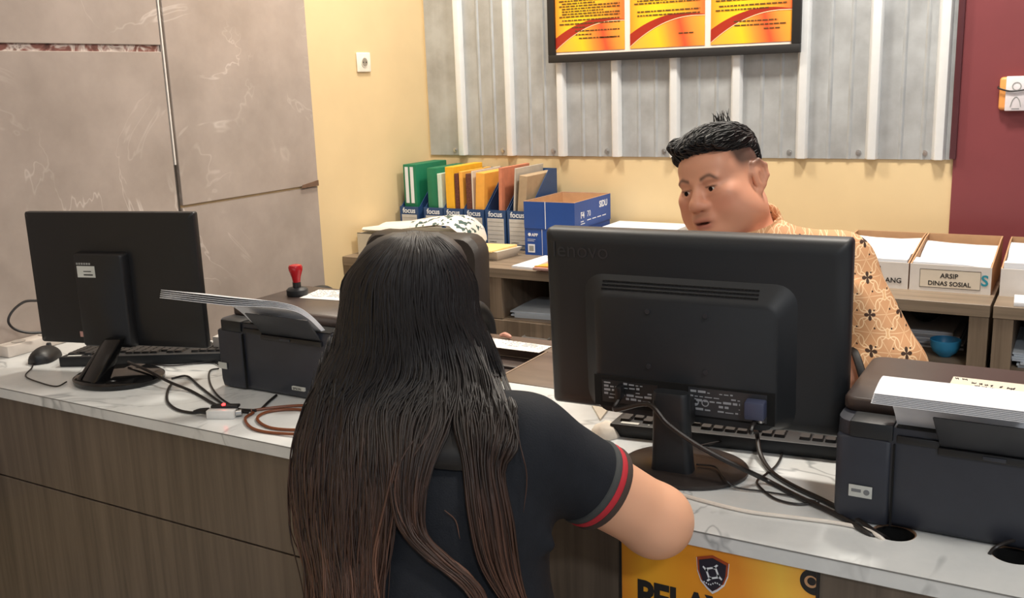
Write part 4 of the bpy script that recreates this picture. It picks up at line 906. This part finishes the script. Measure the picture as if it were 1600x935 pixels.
# ------------------------------------------------------------------ the man
HF = frame((-.30, -.954), math.radians(-4), math.radians(13)); HS = 1.0; HC = ony(1092, 298, 2.0)-HF[1]*.09*HS
man = thing('person', 'man in a tan floral batik shirt seated behind the large monitor', 'person', (-.655, 2.10, 0))
MO = np.array(man.location)
xs = axis((-1.18, -.84, .008), (-.84, -.55, .0026), (-.55, -.10, .008)); ys = axis((1.50, 1.93, .0066), (1.93, 2.22, .0026), (2.22, 2.40, .009)); zs = axis((-.01, 1.02, .010), (1.02, 1.36, .0026))
Fm = Field(xs, ys, zs)
Wm = head_field(Fm, HC, HF, HS, 1.10)
sh_l, sh_r = (-.430, 2.065, 1.028), (-.835, 2.095, .975)          # his left / right shoulders
el_l, el_r = (-.300, 1.955, .855), (-.905, 1.97, .83)
wr_l, wr_r = (-.50, 1.885, .797), (-.80, 1.835, .797)
Fm.cap(Wm(0, -.030, -.060), (-.640, 2.10, 1.03), .066, .075, .03); Fm.ell((-.635, 2.105, .915), (.185, .115, .13), .05); Fm.ell((-.660, 2.09, .72), (.17, .14, .20), .06)
for s_, e_, w_ in ((sh_l, el_l, wr_l), (sh_r, el_r, wr_r)):
    Fm.cap((-.635, 2.10, 1.025), s_, .055, .056, .05); Fm.cap(s_, e_, .056, .046, .03); Fm.cap(e_, w_, .044, .028, .02)
hand(Fm, wr_l, (-.5, -.08, -.01), (0, 0, 1), 1.0, -1); hand(Fm, wr_r, (.5, -.06, -.01), (0, 0, 1), 1.0, 1)
for sx_ in (-1, 1):
    hp, kn, an = (-.66+sx_*.09, 2.06, .565), (-.66+sx_*.12, 1.68, .55), (-.66+sx_*.11, 1.70, .09)
    Fm.cap(hp, kn, .078, .058, .03); Fm.cap(kn, an, .054, .036, .02); Fm.cap((an[0], an[1]+.03, .04), (an[0], an[1]-.14, .028), .036, .030, .02)
def loc_(V, c, fr, s): q = (V-np.array(c))/s; return q @ fr[0], q @ fr[1], q @ fr[2]
def sst(a, b_, x): t = np.clip((x-a)/(b_-a), 0, 1); return t*t*(3-2*t)
def skin_col(V, c=HC, fr=HF, s=HS, base=(216, 156, 127)):
    l, f, u = loc_(V, c, fr, s); C = np.tile(np.array(lin(base)), (len(V), 1)).astype(np.float32)
    def put(mask, col, a=1.0): C[:] = C*(1-(mask*a)[:, None])+np.array(lin(col))[None]*(mask*a)[:, None]
    head = (np.abs(l) < .12) & (np.abs(f) < .16) & (u > -.14)
    g = lambda a, b_, c_, ra, rb, rc: np.exp(-(((np.abs(l)-a)/ra)**2+((f-b_)/rb)**2+((u-c_)/rc)**2))*head
    put(g(.045, .07, -.035, .03, .05, .025), (214, 132, 108), .5); put(g(0, .11, -.033, .018, .02, .016), (210, 136, 112), .5)
    lip = np.exp(-((l/.022)**4+((u+.0705)/.0125)**4))*(f > .085)*head; put(lip, (168, 92, 84), .75)
    slit = np.exp(-((l/.018)**4+((u+.0700)/.0030)**2))*(f > .08)*head; put(np.clip(slit, 0, 1), (70, 34, 32), .8)
    bl = np.abs(l); brow_u = .0215+.006*sst(.012, .034, bl)-.010*sst(.036, .054, bl); brow = np.exp(-((u-brow_u)/.0042)**2)*sst(.011, .017, bl)*(1-sst(.046, .056, bl))*(f > .05)*head; put(brow, (52, 38, 34), .82)
    lash = np.exp(-((u-.0036)/.0017)**2)*sst(.016, .021, bl)*(1-sst(.044, .049, bl))*(f > .07)*head; put(lash, (44, 28, 24), .85)
    und = g(.0325, .09, -.014, .016, .03, .005); put(und, (170, 112, 90), .45)
    fade = sst(.010, .052, u+.18*np.clip(-f-.02, 0, .2))*(np.abs(l) > .045)*sst(.055, .02, f)*head+sst(-.03, .03, u)*(f < -.05)*head*1.0; put(np.clip(fade*1.25, 0, 1), (50, 43, 41), .88)
    moust = np.exp(-((l/.024)**4+((u+.054)/.006)**2))*(f > .08)*head; put(moust, (120, 84, 72), .30)
    return C
mb_ = Fm.mesh('body', M_SKIN, None, skin_col, 1); mb_.data.transform(Matrix.Translation(-Vector(MO))); mb_.parent = man
# eyes
M_EYE = mat('eye_white', (226, 214, 204), .15, var=0); M_IRIS = mat('dark_iris', (32, 20, 16), .1, var=0)
for x in (-1, 1):
    c_ = Wm(x*.0325, .0785, -.0005)-MO; ey = MB().lathe([(.0005, -.0125), (.006, -.011), (.011, -.006), (.0125, 0), (.011, .006), (.006, .011), (.0005, .0125)], (0, 0, 0), 20).build('eye', M_EYE, man, loc=c_)
    gz = (HF[1]*1.0-HF[0]*.12-HF[2]*.10); gz /= np.linalg.norm(gz); MB().tube([tuple(gz*.0112), tuple(gz*.0131)], .0050, 16, 0).build('iris', M_IRIS, ey)
# hair: swept volume and strands
M_HAIR_M = attr_mat('black_hair', .6, .3)
Fh = Field(axis((-.85, -.54, .003)), axis((1.92, 2.24, .003)), axis((1.15, 1.38, .003)))
def EH(p, r, k=.015, sub=False): Fh.ell(Wm(*p), np.array(r)*HS, k, HF, sub)
EH((0, .0, .086), (.0755, .084, .038), .01); EH((.004, .050, .094), (.052, .034, .024), .02); EH((-.034, .054, .086), (.030, .028, .021), .015); EH((-.054, .044, .072), (.018, .024, .020), .015); EH((.020, .030, .104), (.05, .05, .022), .02); EH((-.01, -.038, .074), (.071, .048, .050), .02)
EH((.0, -.062, .045), (.060, .024, .050), .02)
for i in range(26):
    l0 = -.068+.136*(i/25); EH((l0*.9, .040+.02*math.cos(l0*24)+.012*math.sin(i*2.1), .096+.006*math.sin(i*1.7)), (.007, .036, .014), .006)
hcol = lambda V: np.tile(np.array(lin((26, 23, 23)), np.float32), (len(V), 1))*(.8+.5*np.sin(V[:, 0:1]*900)*np.sin(V[:, 2:3]*700)*.3)
hm = Fh.mesh('hair', M_HAIR_M, None, hcol, 1); hm.data.transform(Matrix.Translation(-Vector(MO))); hm.parent = man
from mathutils.kdtree import KDTree
sg = MB(); rr = random.Random(21); hme = hm.data; kd = KDTree(len(hme.vertices))
for v_ in hme.vertices: kd.insert(v_.co, v_.index)
kd.balance(); hn = [v_.normal.copy() for v_ in hme.vertices]; LF, FF, UF = [Vector(q) for q in HF]; hcv = Vector(HC-MO)
for i in range(1500):
    v_ = hme.vertices[rr.randrange(len(hme.vertices))]; q = v_.co-hcv
    if q.dot(UF) < .03 and q.dot(FF) > -.05: continue
    p = v_.co.copy(); pts = []; ln = rr.uniform(.018, .042); side = q.dot(LF); jit = rr.uniform(-.35, .35); lift = rr.uniform(.0004, .0028)
    for k in range(5):
        co, ix, _ = kd.find(p); n_ = hn[ix]; pts.append(co+n_*(lift*(1+.6*math.sin(k*.9)))); fw_ = FF*(1.0 if q.dot(FF) > -.06 else .2)+LF*(-.55+jit)+UF*(-.1 if q.dot(FF) > -.06 else -1.0); tt = (fw_-n_*fw_.dot(n_)).normalized(); p = co+tt*(ln/4)
    sg.tube(pts, .001, 4, 2, radii=[.0006, .0013, .0012, .0003])
for i in range(26):   # cowlick
    rt = Wm(.004+rr.uniform(-.016, .014), -.030+rr.uniform(-.02, .02), .118); a = rr.uniform(-1, 1)
    q = [rt, rt+HF[2]*.018+HF[0]*.006*a, rt+HF[2]*(.030+.008*rr.random())+HF[0]*.016*a+HF[1]*.01*rr.uniform(-1, 1)]; sg.tube([tuple(z-MO) for z in q], .001, 4, 3, radii=[.0013, .001, .0003])
o = sg.build('hair_strands', mat('hair_black_strand', (24, 22, 22), .45, var=0), hm, angle=180)
# shirt
m, t = newmat('tan_batik_shirt', .7, .3); v = t.obj(rot=(0, 0, math.radians(-18)), scale=(1, 1, 1)); s3 = t.sep(v)
def lattice(cell, ox, oz):
    out = []
    for s_, o_ in ((s3[0], ox), (s3[2], oz)):
        q = t.math('ADD', t.math('DIVIDE', s_, cell), o_); out.append(t.math('SUBTRACT', t.math('FRACT', q), .5))
    return out
def polar(cell, ox, oz, rotang=0.0):
    a, b_ = lattice(cell, ox, oz); r = t.math('SQRT', t.math('ADD', t.math('MULTIPLY', a, a), t.math('MULTIPLY', b_, b_))); th = t.math('ADD', t.math('ARCTAN2', b_, a), rotang); return r, th
def flower(ox, oz, ra=0.0):
    r, th = polar(.062, ox, oz, ra); pet = t.math('MULTIPLY', t.math('POWER', t.math('ABSOLUTE', t.math('COSINE', t.math('MULTIPLY', th, 2.0))), .8), .17); return t.math('LESS_THAN', r, pet)
def petals(ox, oz):
    r, th = polar(.062, ox, oz); edge = t.math('ADD', .36, t.math('MULTIPLY', t.math('ABSOLUTE', t.math('COSINE', t.math('MULTIPLY', th, 3.0))), .10))
    line = t.math('LESS_THAN', t.math('ABSOLUTE', t.math('SUBTRACT', r, edge)), .016); ins = t.math('LESS_THAN', r, edge)
    spoke = t.math('MULTIPLY', ins, t.math('LESS_THAN', t.math('ABSOLUTE', t.math('SINE', t.math('MULTIPLY', th, 3.0))), t.math('DIVIDE', .035, t.math('ADD', r, .03)))); return t.math('MAXIMUM', line, t.math('MULTIPLY', spoke, .7)), ins
def dots(ox, oz): r, th = polar(.031, ox, oz); return t.math('LESS_THAN', r, .055)
l1, i1 = petals(.0, .0); l2, i2 = petals(.5, .5)
base = t.mix(t.math('MAXIMUM', i1, i2), lin((214, 168, 122)), lin((200, 150, 108))); base = t.mix(t.math('MAXIMUM', l1, l2), base, lin((232, 200, 160)))
fl_ = t.math('MAXIMUM', flower(.5, .0), t.math('MULTIPLY', dots(.25, .25), 1.0)); base = t.mix(fl_, base, lin((62, 40, 28)))
t.link(base, t.b.inputs['Base Color']); M_SHIRT = m; t.bump(t.noise(t.obj(), 900, 2), .1, .001)
Fs = Field(axis((-1.18, -.10, .0065)), axis((1.80, 2.30, .0065)), axis((.48, 1.16, .0065)))
Fs.ell((-.635, 2.105, .92), (.200, .132, .135), .05); Fs.ell((-.660, 2.09, .72), (.188, .158, .20), .06); Fs.cap((-.640, 2.095, 1.055), (-.635, 2.10, .98), .084, .10, .04)
for s_, e_ in ((sh_l, el_l), (sh_r, el_r)):
    e2 = np.array(e_); s2 = np.array(s_); Fs.cap((-.635, 2.10, 1.048 if s_ is sh_l else 1.0), s_, .066, .068, .05); Fs.cap(s_, e2, .068, .064, .03)
for e_, w_ in ((el_l, wr_l), (el_r, wr_r)):
    e2 = np.array(e_); w2 = np.array(w_); d_ = (w2-e2)/np.linalg.norm(w2-e2); Fs.cap(e2, e2+d_*.055, .063, .058, .02)
    Fs.ell(e2+d_*.152, (.10, .10, .10), .004, None, True)
# drape folds
for k in range(5): Fs.cap((-.50+.03*k, 2.0-.01*k, 1.085-.02*k), (-.36+.02*k, 1.965, .95-.03*k), .010, .006, .03)
Fs.cap((-.650, 2.07, 1.20), (-.645, 2.09, 1.06), .077, .077, .004, True)
sm_ = Fs.mesh('shirt', M_SHIRT, None, None, 2); sm_.data.transform(Matrix.Translation(-Vector(MO))); sm_.parent = man
e2, w2 = np.array(el_l), np.array(wr_l); d_ = (w2-e2)/np.linalg.norm(w2-e2); hc_ = e2+d_*.083
def ring_tube(c, ax_, R, r, seg=40, sq=1.0, n=8):
    ax_ = Vector(ax_).normalized(); a = ax_.cross(Vector((0, 0, 1))).normalized(); b_ = ax_.cross(a); rings = []
    for k in range(seg+1):
        q = 2*PI*k/seg; o_ = a*math.cos(q)+b_*math.sin(q); cc = Vector(c)+o_*R; rings.append([cc+o_*(r*math.cos(w))+ax_*(r*sq*math.sin(w)) for w in [2*PI*i/n for i in range(n)]])
    mb = MB(); mb.loft(rings, cap=False); return mb
for e_, w_ in ((el_l, wr_l), (el_r, wr_r)):
    e2, w2 = np.array(e_), np.array(w_); d_ = (w2-e2)/np.linalg.norm(w2-e2)
    ring_tube(e2+d_*.060-MO, d_, .0585, .0045, 40, 1.8).build('sleeve_hem', M_INK, sm_)
# collar
rings = []
for k in range(31):
    q = -PI*.5+.22+(2*PI-.44)*k/30; cq, sq_ = math.cos(q), math.sin(q); Rx, Ry = .080, .078
    base_ = Vector((-.648+Rx*cq, 2.085+Ry*sq_, 1.080+.022*sq_)); topv = Vector((-.648+(Rx+.002)*cq, 2.083+(Ry)*sq_, 1.118+.026*sq_)); fl2 = Vector((-.648+(Rx+.026)*cq, 2.085+(Ry+.026)*sq_, 1.075+.026*sq_)); o_ = Vector((cq, sq_, 0))
    rings.append([tuple(z-Vector(MO)) for z in (base_, topv, topv+Vector((0, 0, .004))+o_*.004, fl2, fl2-o_*.005, topv+o_*.0005-Vector((0, 0, .003)))])
MB().loft(rings).build('collar', M_SHIRT, sm_, angle=60)
Ft = Field(axis((-1.0, -.30, .009)), axis((1.58, 2.24, .009)), axis((.06, .72, .009)))
for sx_ in (-1, 1):
    hp, kn, an = (-.66+sx_*.09, 2.06, .575), (-.66+sx_*.12, 1.68, .555), (-.66+sx_*.11, 1.70, .11); Ft.cap(hp, kn, .088, .070, .03); Ft.cap(kn, an, .068, .056, .02)
Ft.ell((-.66, 2.07, .60), (.18, .14, .095), .03)
tm = Ft.mesh('trousers', mat('dark_trousers', (40, 38, 40), .7), None, None, 1); tm.data.transform(Matrix.Translation(-Vector(MO))); tm.parent = man
def copy_tree(o, parent=None):
    c = o.copy(); COL.objects.link(c); c.parent = parent
    for ch in list(o.children): copy_tree(ch, c)
    return c
oc2 = copy_tree(oc); oc2.location = (-.64, 2.35, 0); oc2['label'] = 'office chair under the man in the batik shirt'

# ------------------------------------------------------------------ the woman
wo = thing('person', 'long-haired woman in a black shirt leaning her elbow on the counter', 'person', (-.77, 1.0, 0))
WO = np.array(wo.location); WC = np.array([-.826, 1.120, 1.105]); WF = frame((.12, .99), math.radians(-8), 0)
sR, eR, wR = (-.628, 1.085, .950), (-.503, 1.242, .798), (-.72, 1.46, .792)
sL, eL, wL = (-.925, 1.12, .955), (-.955, 1.27, .812), (-.88, 1.48, .792)
Fw = Field(axis((-1.16, -.38, .0052)), axis((.66, 1.68, .0052)), axis((-.01, .62, .011), (.62, 1.28, .0052)))
Ww = head_field(Fw, WC, WF, .89, .95)
Fw.cap(Ww(0, -.03, -.07), (-.79, 1.085, .99), .050, .056, .03); Fw.ell((-.775, 1.055, .86), (.165, .105, .15), .05); Fw.ell((-.77, 1.02, .66), (.165, .125, .18), .06)
for s_, e_, w_ in ((sR, eR, wR), (sL, eL, wL)):
    Fw.cap((-.785, 1.08, .985), s_, .05, .052, .05); Fw.cap(s_, e_, .056, .050, .03); Fw.ell(np.array(e_)+np.array((.004, -.004, -.004)), (.047, .047, .045), .02); Fw.cap(e_, w_, .046, .027, .02)
hand(Fw, wR, (-.6, .5, 0), (0, 0, 1), .9, 1); hand(Fw, wL, (.55, .5, 0), (0, 0, 1), .9, -1)
for sx_ in (-1, 1):
    hp, kn, an = (-.77+sx_*.09, .99, .535), (-.77+sx_*.09, 1.24, .45), (-.77+sx_*.10, 1.16, .08); Fw.cap(hp, kn, .078, .058, .03); Fw.cap(kn, an, .053, .036, .02); Fw.cap((an[0], an[1]-.02, .036), (an[0], an[1]+.12, .028), .034, .028, .02)
wb_ = Fw.mesh('body', M_SKIN, None, lambda V: skin_col(V, WC, WF, .89, (222, 168, 136)), 2); wb_.data.transform(Matrix.Translation(-Vector(WO))); wb_.parent = wo
M_TEE = mat('black_cotton', (27, 30, 36), .8, spec=.25, var=.08, vscale=60, bump=.25, bscale=420)
Fq_ = Field(axis((-1.16, -.40, .005)), axis((.82, 1.32, .005)), axis((.50, 1.06, .005)))
Fq_.ell((-.765, 1.05, .86), (.186, .124, .155), .05); Fq_.ell((-.752, 1.015, .67), (.196, .152, .20), .06); Fq_.cap((-.79, 1.08, .985), (-.785, 1.07, .95), .068, .09, .03)
for s_, e_ in ((sR, eR), (sL, eL)):
    s2, e2 = np.array(s_), np.array(e_); d_ = (e2-s2)/np.linalg.norm(e2-s2); Fq_.cap((-.785, 1.075, .965), s_, .058, .060, .05); Fq_.cap(s2, s2+d_*.15, .064, .059, .03)
    Fq_.cut(s2+d_*.140, d_, .085, .12)
for k in range(3):      # creases around the armpit and back
    a = np.array((-.66+.018*k, 1.0+.012*k, .93-.012*k)); Fq_.cap(a, a+np.array((.05, .03, -.10+.01*k)), .006, .004, .022)
Fq_.cap((-.70, .93, .80), (-.62, .97, .775), .006, .004, .03); Fq_.cap((-.72, .915, .70), (-.61, .955, .715), .006, .004, .03)
ts = Fq_.mesh('shirt', M_TEE, None, None, 2); ts.data.transform(Matrix.Translation(-Vector(WO))); ts.parent = wo
for s_, e_ in ((sR, eR), (sL, eL)):
    s2, e2 = np.array(s_), np.array(e_); d_ = (e2-s2)/np.linalg.norm(e2-s2)
    for off, mtl, nm in ((.120, mat('charcoal_knit', (58, 60, 60), .8), 'grey_cuff_band'), (.130, mat('red_knit', (176, 34, 46), .8), 'red_cuff_band'), (.140, mat('brown_knit', (62, 48, 42), .8), 'brown_cuff_band')):
        ring_tube(s2+d_*off-WO, d_, .0592, .0042, 44, 1.5).build(nm, mtl, ts)
Fj = Field(axis((-1.02, -.50, .009)), axis((.78, 1.32, .009)), axis((.06, .66, .009)))
for sx_ in (-1, 1):
    hp, kn, an = (-.77+sx_*.09, .98, .545), (-.77+sx_*.09, 1.235, .455), (-.77+sx_*.10, 1.16, .10); Fj.cap(hp, kn, .088, .070, .03); Fj.cap(kn, an, .062, .048, .02)
Fj.ell((-.77, .98, .565), (.18, .145, .10), .03)
jn = Fj.mesh('trousers', mat('blue_black_denim', (34, 38, 50), .8), None, None, 1); jn.data.transform(Matrix.Translation(-Vector(WO))); jn.parent = wo
# hair of the woman: laid out across the view in metres, with real thickness
vd = np.array([WC[0], WC[1], 0.0]); vd /= np.linalg.norm(vd); er = np.array([vd[1], -vd[0], 0.0]); eb = -vd      # right across the view / toward the viewer
def vp(px, py, b_=0.0):
    """point at pixel on the upright plane through the head axis, b metres nearer the viewer"""
    d = ray(px, py); c0_ = np.array([WC[0], WC[1], 0])+eb*b_; tt = np.dot(c0_-CAM, eb)/np.dot(d, eb); return CAM+d*tt
SIL = [(362, 612, 688), (372, 585, 712), (385, 566, 726), (400, 555, 734), (436, 536, 744), (494, 526, 752), (539, 518, 772), (590, 494, 792), (636, 479, 794), (700, 462, 792), (761, 456, 790), (833, 461, 790), (887, 479, 800), (960, 486, 810)]
ysil = [q[0] for q in SIL]; Lx = lambda y: float(np.interp(y, ysil, [q[1] for q in SIL])); Rx_ = lambda y: float(np.interp(y, ysil, [q[2] for q in SIL]))
BM = [(357, .02), (372, .060), (400, .092), (450, .108), (520, .110), (580, .108), (640, .118), (700, .130), (800, .158), (935, .190), (1010, .205)]
Bm = lambda y: float(np.interp(y, [q[0] for q in BM], [q[1] for q in BM]))
def samp(Fd, p):
    x0, y0, z0, st, of, sh3, d = Fd
    i, j, k = int((p[0]-x0)/st+.5), int((p[1]-y0)/st+.5), int((p[2]-z0)/st+.5)+of
    if i < 0 or j < 0 or k < of or i >= sh3[0] or j >= sh3[1] or k >= sh3[2]: return 1.0
    return d[i, j, k]
FA = (float(Fq_.ax[0][0]), float(Fq_.ax[1][0]), float(Fq_.ax[2][0]), .005, 0, Fq_.d.shape, Fq_.d)
kz = int(np.searchsorted(Fw.ax[2], .6201)); FB_ = (float(Fw.ax[0][0]), float(Fw.ax[1][0]), float(Fw.ax[2][kz]), .0052, kz, Fw.d.shape, Fw.d)
def push(p, marg):
    p = np.array(p, float)
    for _ in range(70):
        if samp(FA, p) > marg and samp(FB_, p) > marg: break
        dv = (p-(WC+np.array([0, 0, -.01]))) if p[2] > 1.05 else eb+np.array([0, 0, .1]); p = p+dv/np.linalg.norm(dv)*.004
    return p
def hpt(px, py, lift=0.0):
    y = py; u = (px-Lx(y))/(Rx_(y)-Lx(y)); e = math.sqrt(max(0.0, 1-min(1, abs(2*u-1))**2.6)); low = float(np.interp(y, [520, 680], [0, 1]))
    b_ = Bm(y)*(e*(1-low)+low*(.45+.55*e))+lift; return vp(px, py, b_)
# dark inner volume
rings = []
for y in (363, 372, 385, 400, 420, 445, 475, 510, 545, 580, 610, 640, 670, 700):
    l_, r_ = Lx(y)+5, Rx_(y)-6
    if y > 600: r_ = r_-(y-600)*.35; l_ = l_+(y-600)*.1
    ring = []
    for k in range(28):
        q = 2*PI*k/28; cq, sq_ = math.cos(q), math.sin(q); px = (l_+r_)/2+(r_-l_)/2*math.copysign(abs(cq)**.9, cq)
        if sq_ >= 0: P3 = push(hpt(px, y, -.010), .004)
        else:
            dep = float(np.interp(y, [363, 400, 520, 600, 700], [.015, .075, .075, .045, .0])); P3 = vp(px, y, -dep*abs(sq_)**.6+max(0, Bm(y)*.45*float(np.interp(y, [560, 680], [0, 1]))))
        ring.append(tuple(P3-WO))
    rings.append(ring)
hcm = mat('hair_under', (20, 16, 15), .5, var=.2, vscale=120)
hv = MB().loft(rings).build('hair', hcm, wo, angle=180)
M_HAIR_W = attr_mat('brown_black_hair', .48, .4)
verts, faces, cols = [], [], []
def strand(pxs, r, bright, lift=0.0, seg=5, spread=None):
    """pxs: list of (px,py,lift)"""
    mg = .006+rr.uniform(0, .006); pts = catmull([Vector(push(hpt(a, b_, lift+c_), mg)-WO) for a, b_, c_ in pxs], 4); pts = [Vector(push(np.array(q)+WO, mg*.8)-WO) for q in pts]; N = len(pts); mb = MB()
    mb.tube(pts, r, seg, 0, radii=[r*.7, r, r, r*.85, r*.25]); k0 = len(verts); verts.extend(mb.v); faces.extend([tuple(i+k0 for i in f) for f in mb.f])
    for i in range(N):
        z = pts[i].z; t_ = float(np.clip((1.02-z)/.26, 0, 1)); c0_ = np.array(lin((24, 20, 20))); c1 = np.array(lin((82, 55, 42)))*bright; c = c0_*(1-t_)+c1*t_
        cols.extend([c]*seg)
rr = random.Random(4)
def crown(u): return (650+(u-.5)*44+rr.uniform(-8, 8), 361+rr.uniform(0, 4)+10*abs(u-.5))
def path_main(u, yend, wob, lower=None, ys_=(375, 400, 440, 490, 540, 590)):
    p = [(*crown(u), -.004)]; ph = rr.uniform(0, 6); dr = rr.uniform(-.07, .07)
    for y in ys_:
        if y > yend: break
        uu = .5+(u-.5)*min(1, .55+.45*(y-361)/60.0) if y < 430 else min(1, max(0, u+dr*(y-430)/200)); x = Lx(y)+(Rx_(y)-Lx(y))*(.015+.97*uu)+wob*math.sin(ph+y*.018); p.append((x, y, rr.uniform(-.003, .003)))
    if lower: p += lower
    return p
def lower_left(u):
    ph = rr.uniform(0, 6); out = []
    for y, a, b_ in ((636, 480, 610), (700, 462, 612), (761, 457, 612), (833, 462, 606), (887, 480, 600), (940, 488, 596), (1000, 492, 590)):
        out.append((a+(b_-a)*u+5*math.sin(ph+y*.02), y, rr.uniform(-.004, .006)))
    return out
def lower_mid(u):
    out = [];  sh_ = rr.uniform(-6, 6)
    for y, a, b_ in ((640, 604, 700), (700, 608, 672), (755, 612, 660), (800, 626, 664), (835, 660, 702), (862, 704, 738), (890, 730, 752), (925, 738, 756), (960, 732, 752)): out.append((a+(b_-a)*u+sh_*.5, y+sh_*.6, .004+rr.uniform(-.003, .005)))
    return out
def lower_right(u):
    out = []; sh_ = rr.uniform(-5, 5)
    for y, a, b_ in ((640, 704, 788), (690, 716, 772), (754, 722, 782), (822, 736, 790), (868, 762, 804), (896, 792, 822)): out.append((a+(b_-a)*u+sh_*.5, y+sh_, rr.uniform(-.003, .004)))
    return out
for i in range(1050):
    u = rr.random(); r = rr.uniform(.0008, .0022); br = rr.choice((.4, .6, .8, 1.0, 1.0, 1.5))
    if u < .50: low = lower_left(u/.50+rr.uniform(-.06, .06))
    elif u < .72: low = lower_mid((u-.50)/.22)
    elif u < .98: low = lower_right((u-.72)/.26)
    else: low = None
    if rr.random() < .25: low = low[:rr.randint(1, 4)] if low else None
    strand(path_main(u, 600, rr.uniform(0, 5), low), r, br)
for i in range(10):        # brown highlighted lock and strays
    x0 = rr.uniform(-6, 6); strand([(628+x0, 660, .006), (612+x0, 720, .008), (596+x0, 790, .008), (584+x0, 850, .008), (590+x0, 905, .008), (606+x0, 960, .006)], .0016, 2.2)
for i in range(7):
    x0 = rr.uniform(-8, 8); strand([(690+x0, 590, .004), (668+x0, 650, .008), (634+x0, 700, .010), (626+x0, 760, .010), (656+x0, 815, .010), (716+x0, 850, .010), (748+x0, 900, .008), (746+x0, 960, .006)], .0016, 2.0)
for (pp) in ([(786, 600, .0), (792, 650, .0), (800, 690, .0), (796, 740, .0)], [(826, 630, -.01), (832, 680, -.01), (838, 730, -.01)], [(690, 760, .0), (706, 775, .0), (712, 800, 0)]): strand(pp, .0009, 2.2)
for i in range(26):        # loose ends on the left outline
    y0 = rr.uniform(560, 760); x0 = Lx(y0)+rr.uniform(0, 12); strand([(x0+12, y0-60, 0), (x0, y0, 0), (x0-rr.uniform(2, 12), y0+50, 0), (x0-rr.uniform(0, 14), y0+100, 0)], .0007, .9)
me = bpy.data.meshes.new('hair_strands'); me.from_pydata([tuple(p) for p in verts], [], faces); me.update()
for p in me.polygons: p.use_smooth = True
at = me.color_attributes.new('Col', 'FLOAT_COLOR', 'POINT'); C = np.ones((len(verts), 4), np.float32); C[:, :3] = np.array(cols); at.data.foreach_set('color', C.ravel()); me.materials.append(M_HAIR_W)
o = bpy.data.objects.new('hair_strands', me); COL.objects.link(o); o.parent = hv
# her chair
vc = thing('visitor_chair', 'visitor chair with pale tubular back under the woman', 'chair', (-.77, .94, 0))
MB().loft([[(a, b_, z) for a, b_ in rrect(.44-g_, .42-g_, .06)] for z, g_ in ((.405, .03), (.415, 0), (.44, 0), (.452, .03))]).build('seat', M_BLACKM, vc)
M_TUBE = mat('pale_tube', (206, 196, 184), .35, .2)
MB().tube([(-.215, .02, .42), (-.23, -.10, .52), (-.235, -.17, .66), (-.20, -.235, .70), (0, -.27, .705), (.20, -.235, .70), (.235, -.17, .66), (.23, -.10, .52), (.215, .02, .42)], .011, 12, 6).build('back_tube', M_TUBE, vc)
for (a, b_) in ((-.2, -.18), (.2, -.18), (-.2, .18), (.2, .18)): MB().cyl((a, b_, .41), (a*1.06, b_*1.06, 0), .011, seg=12).build('leg', M_TUBE, vc)
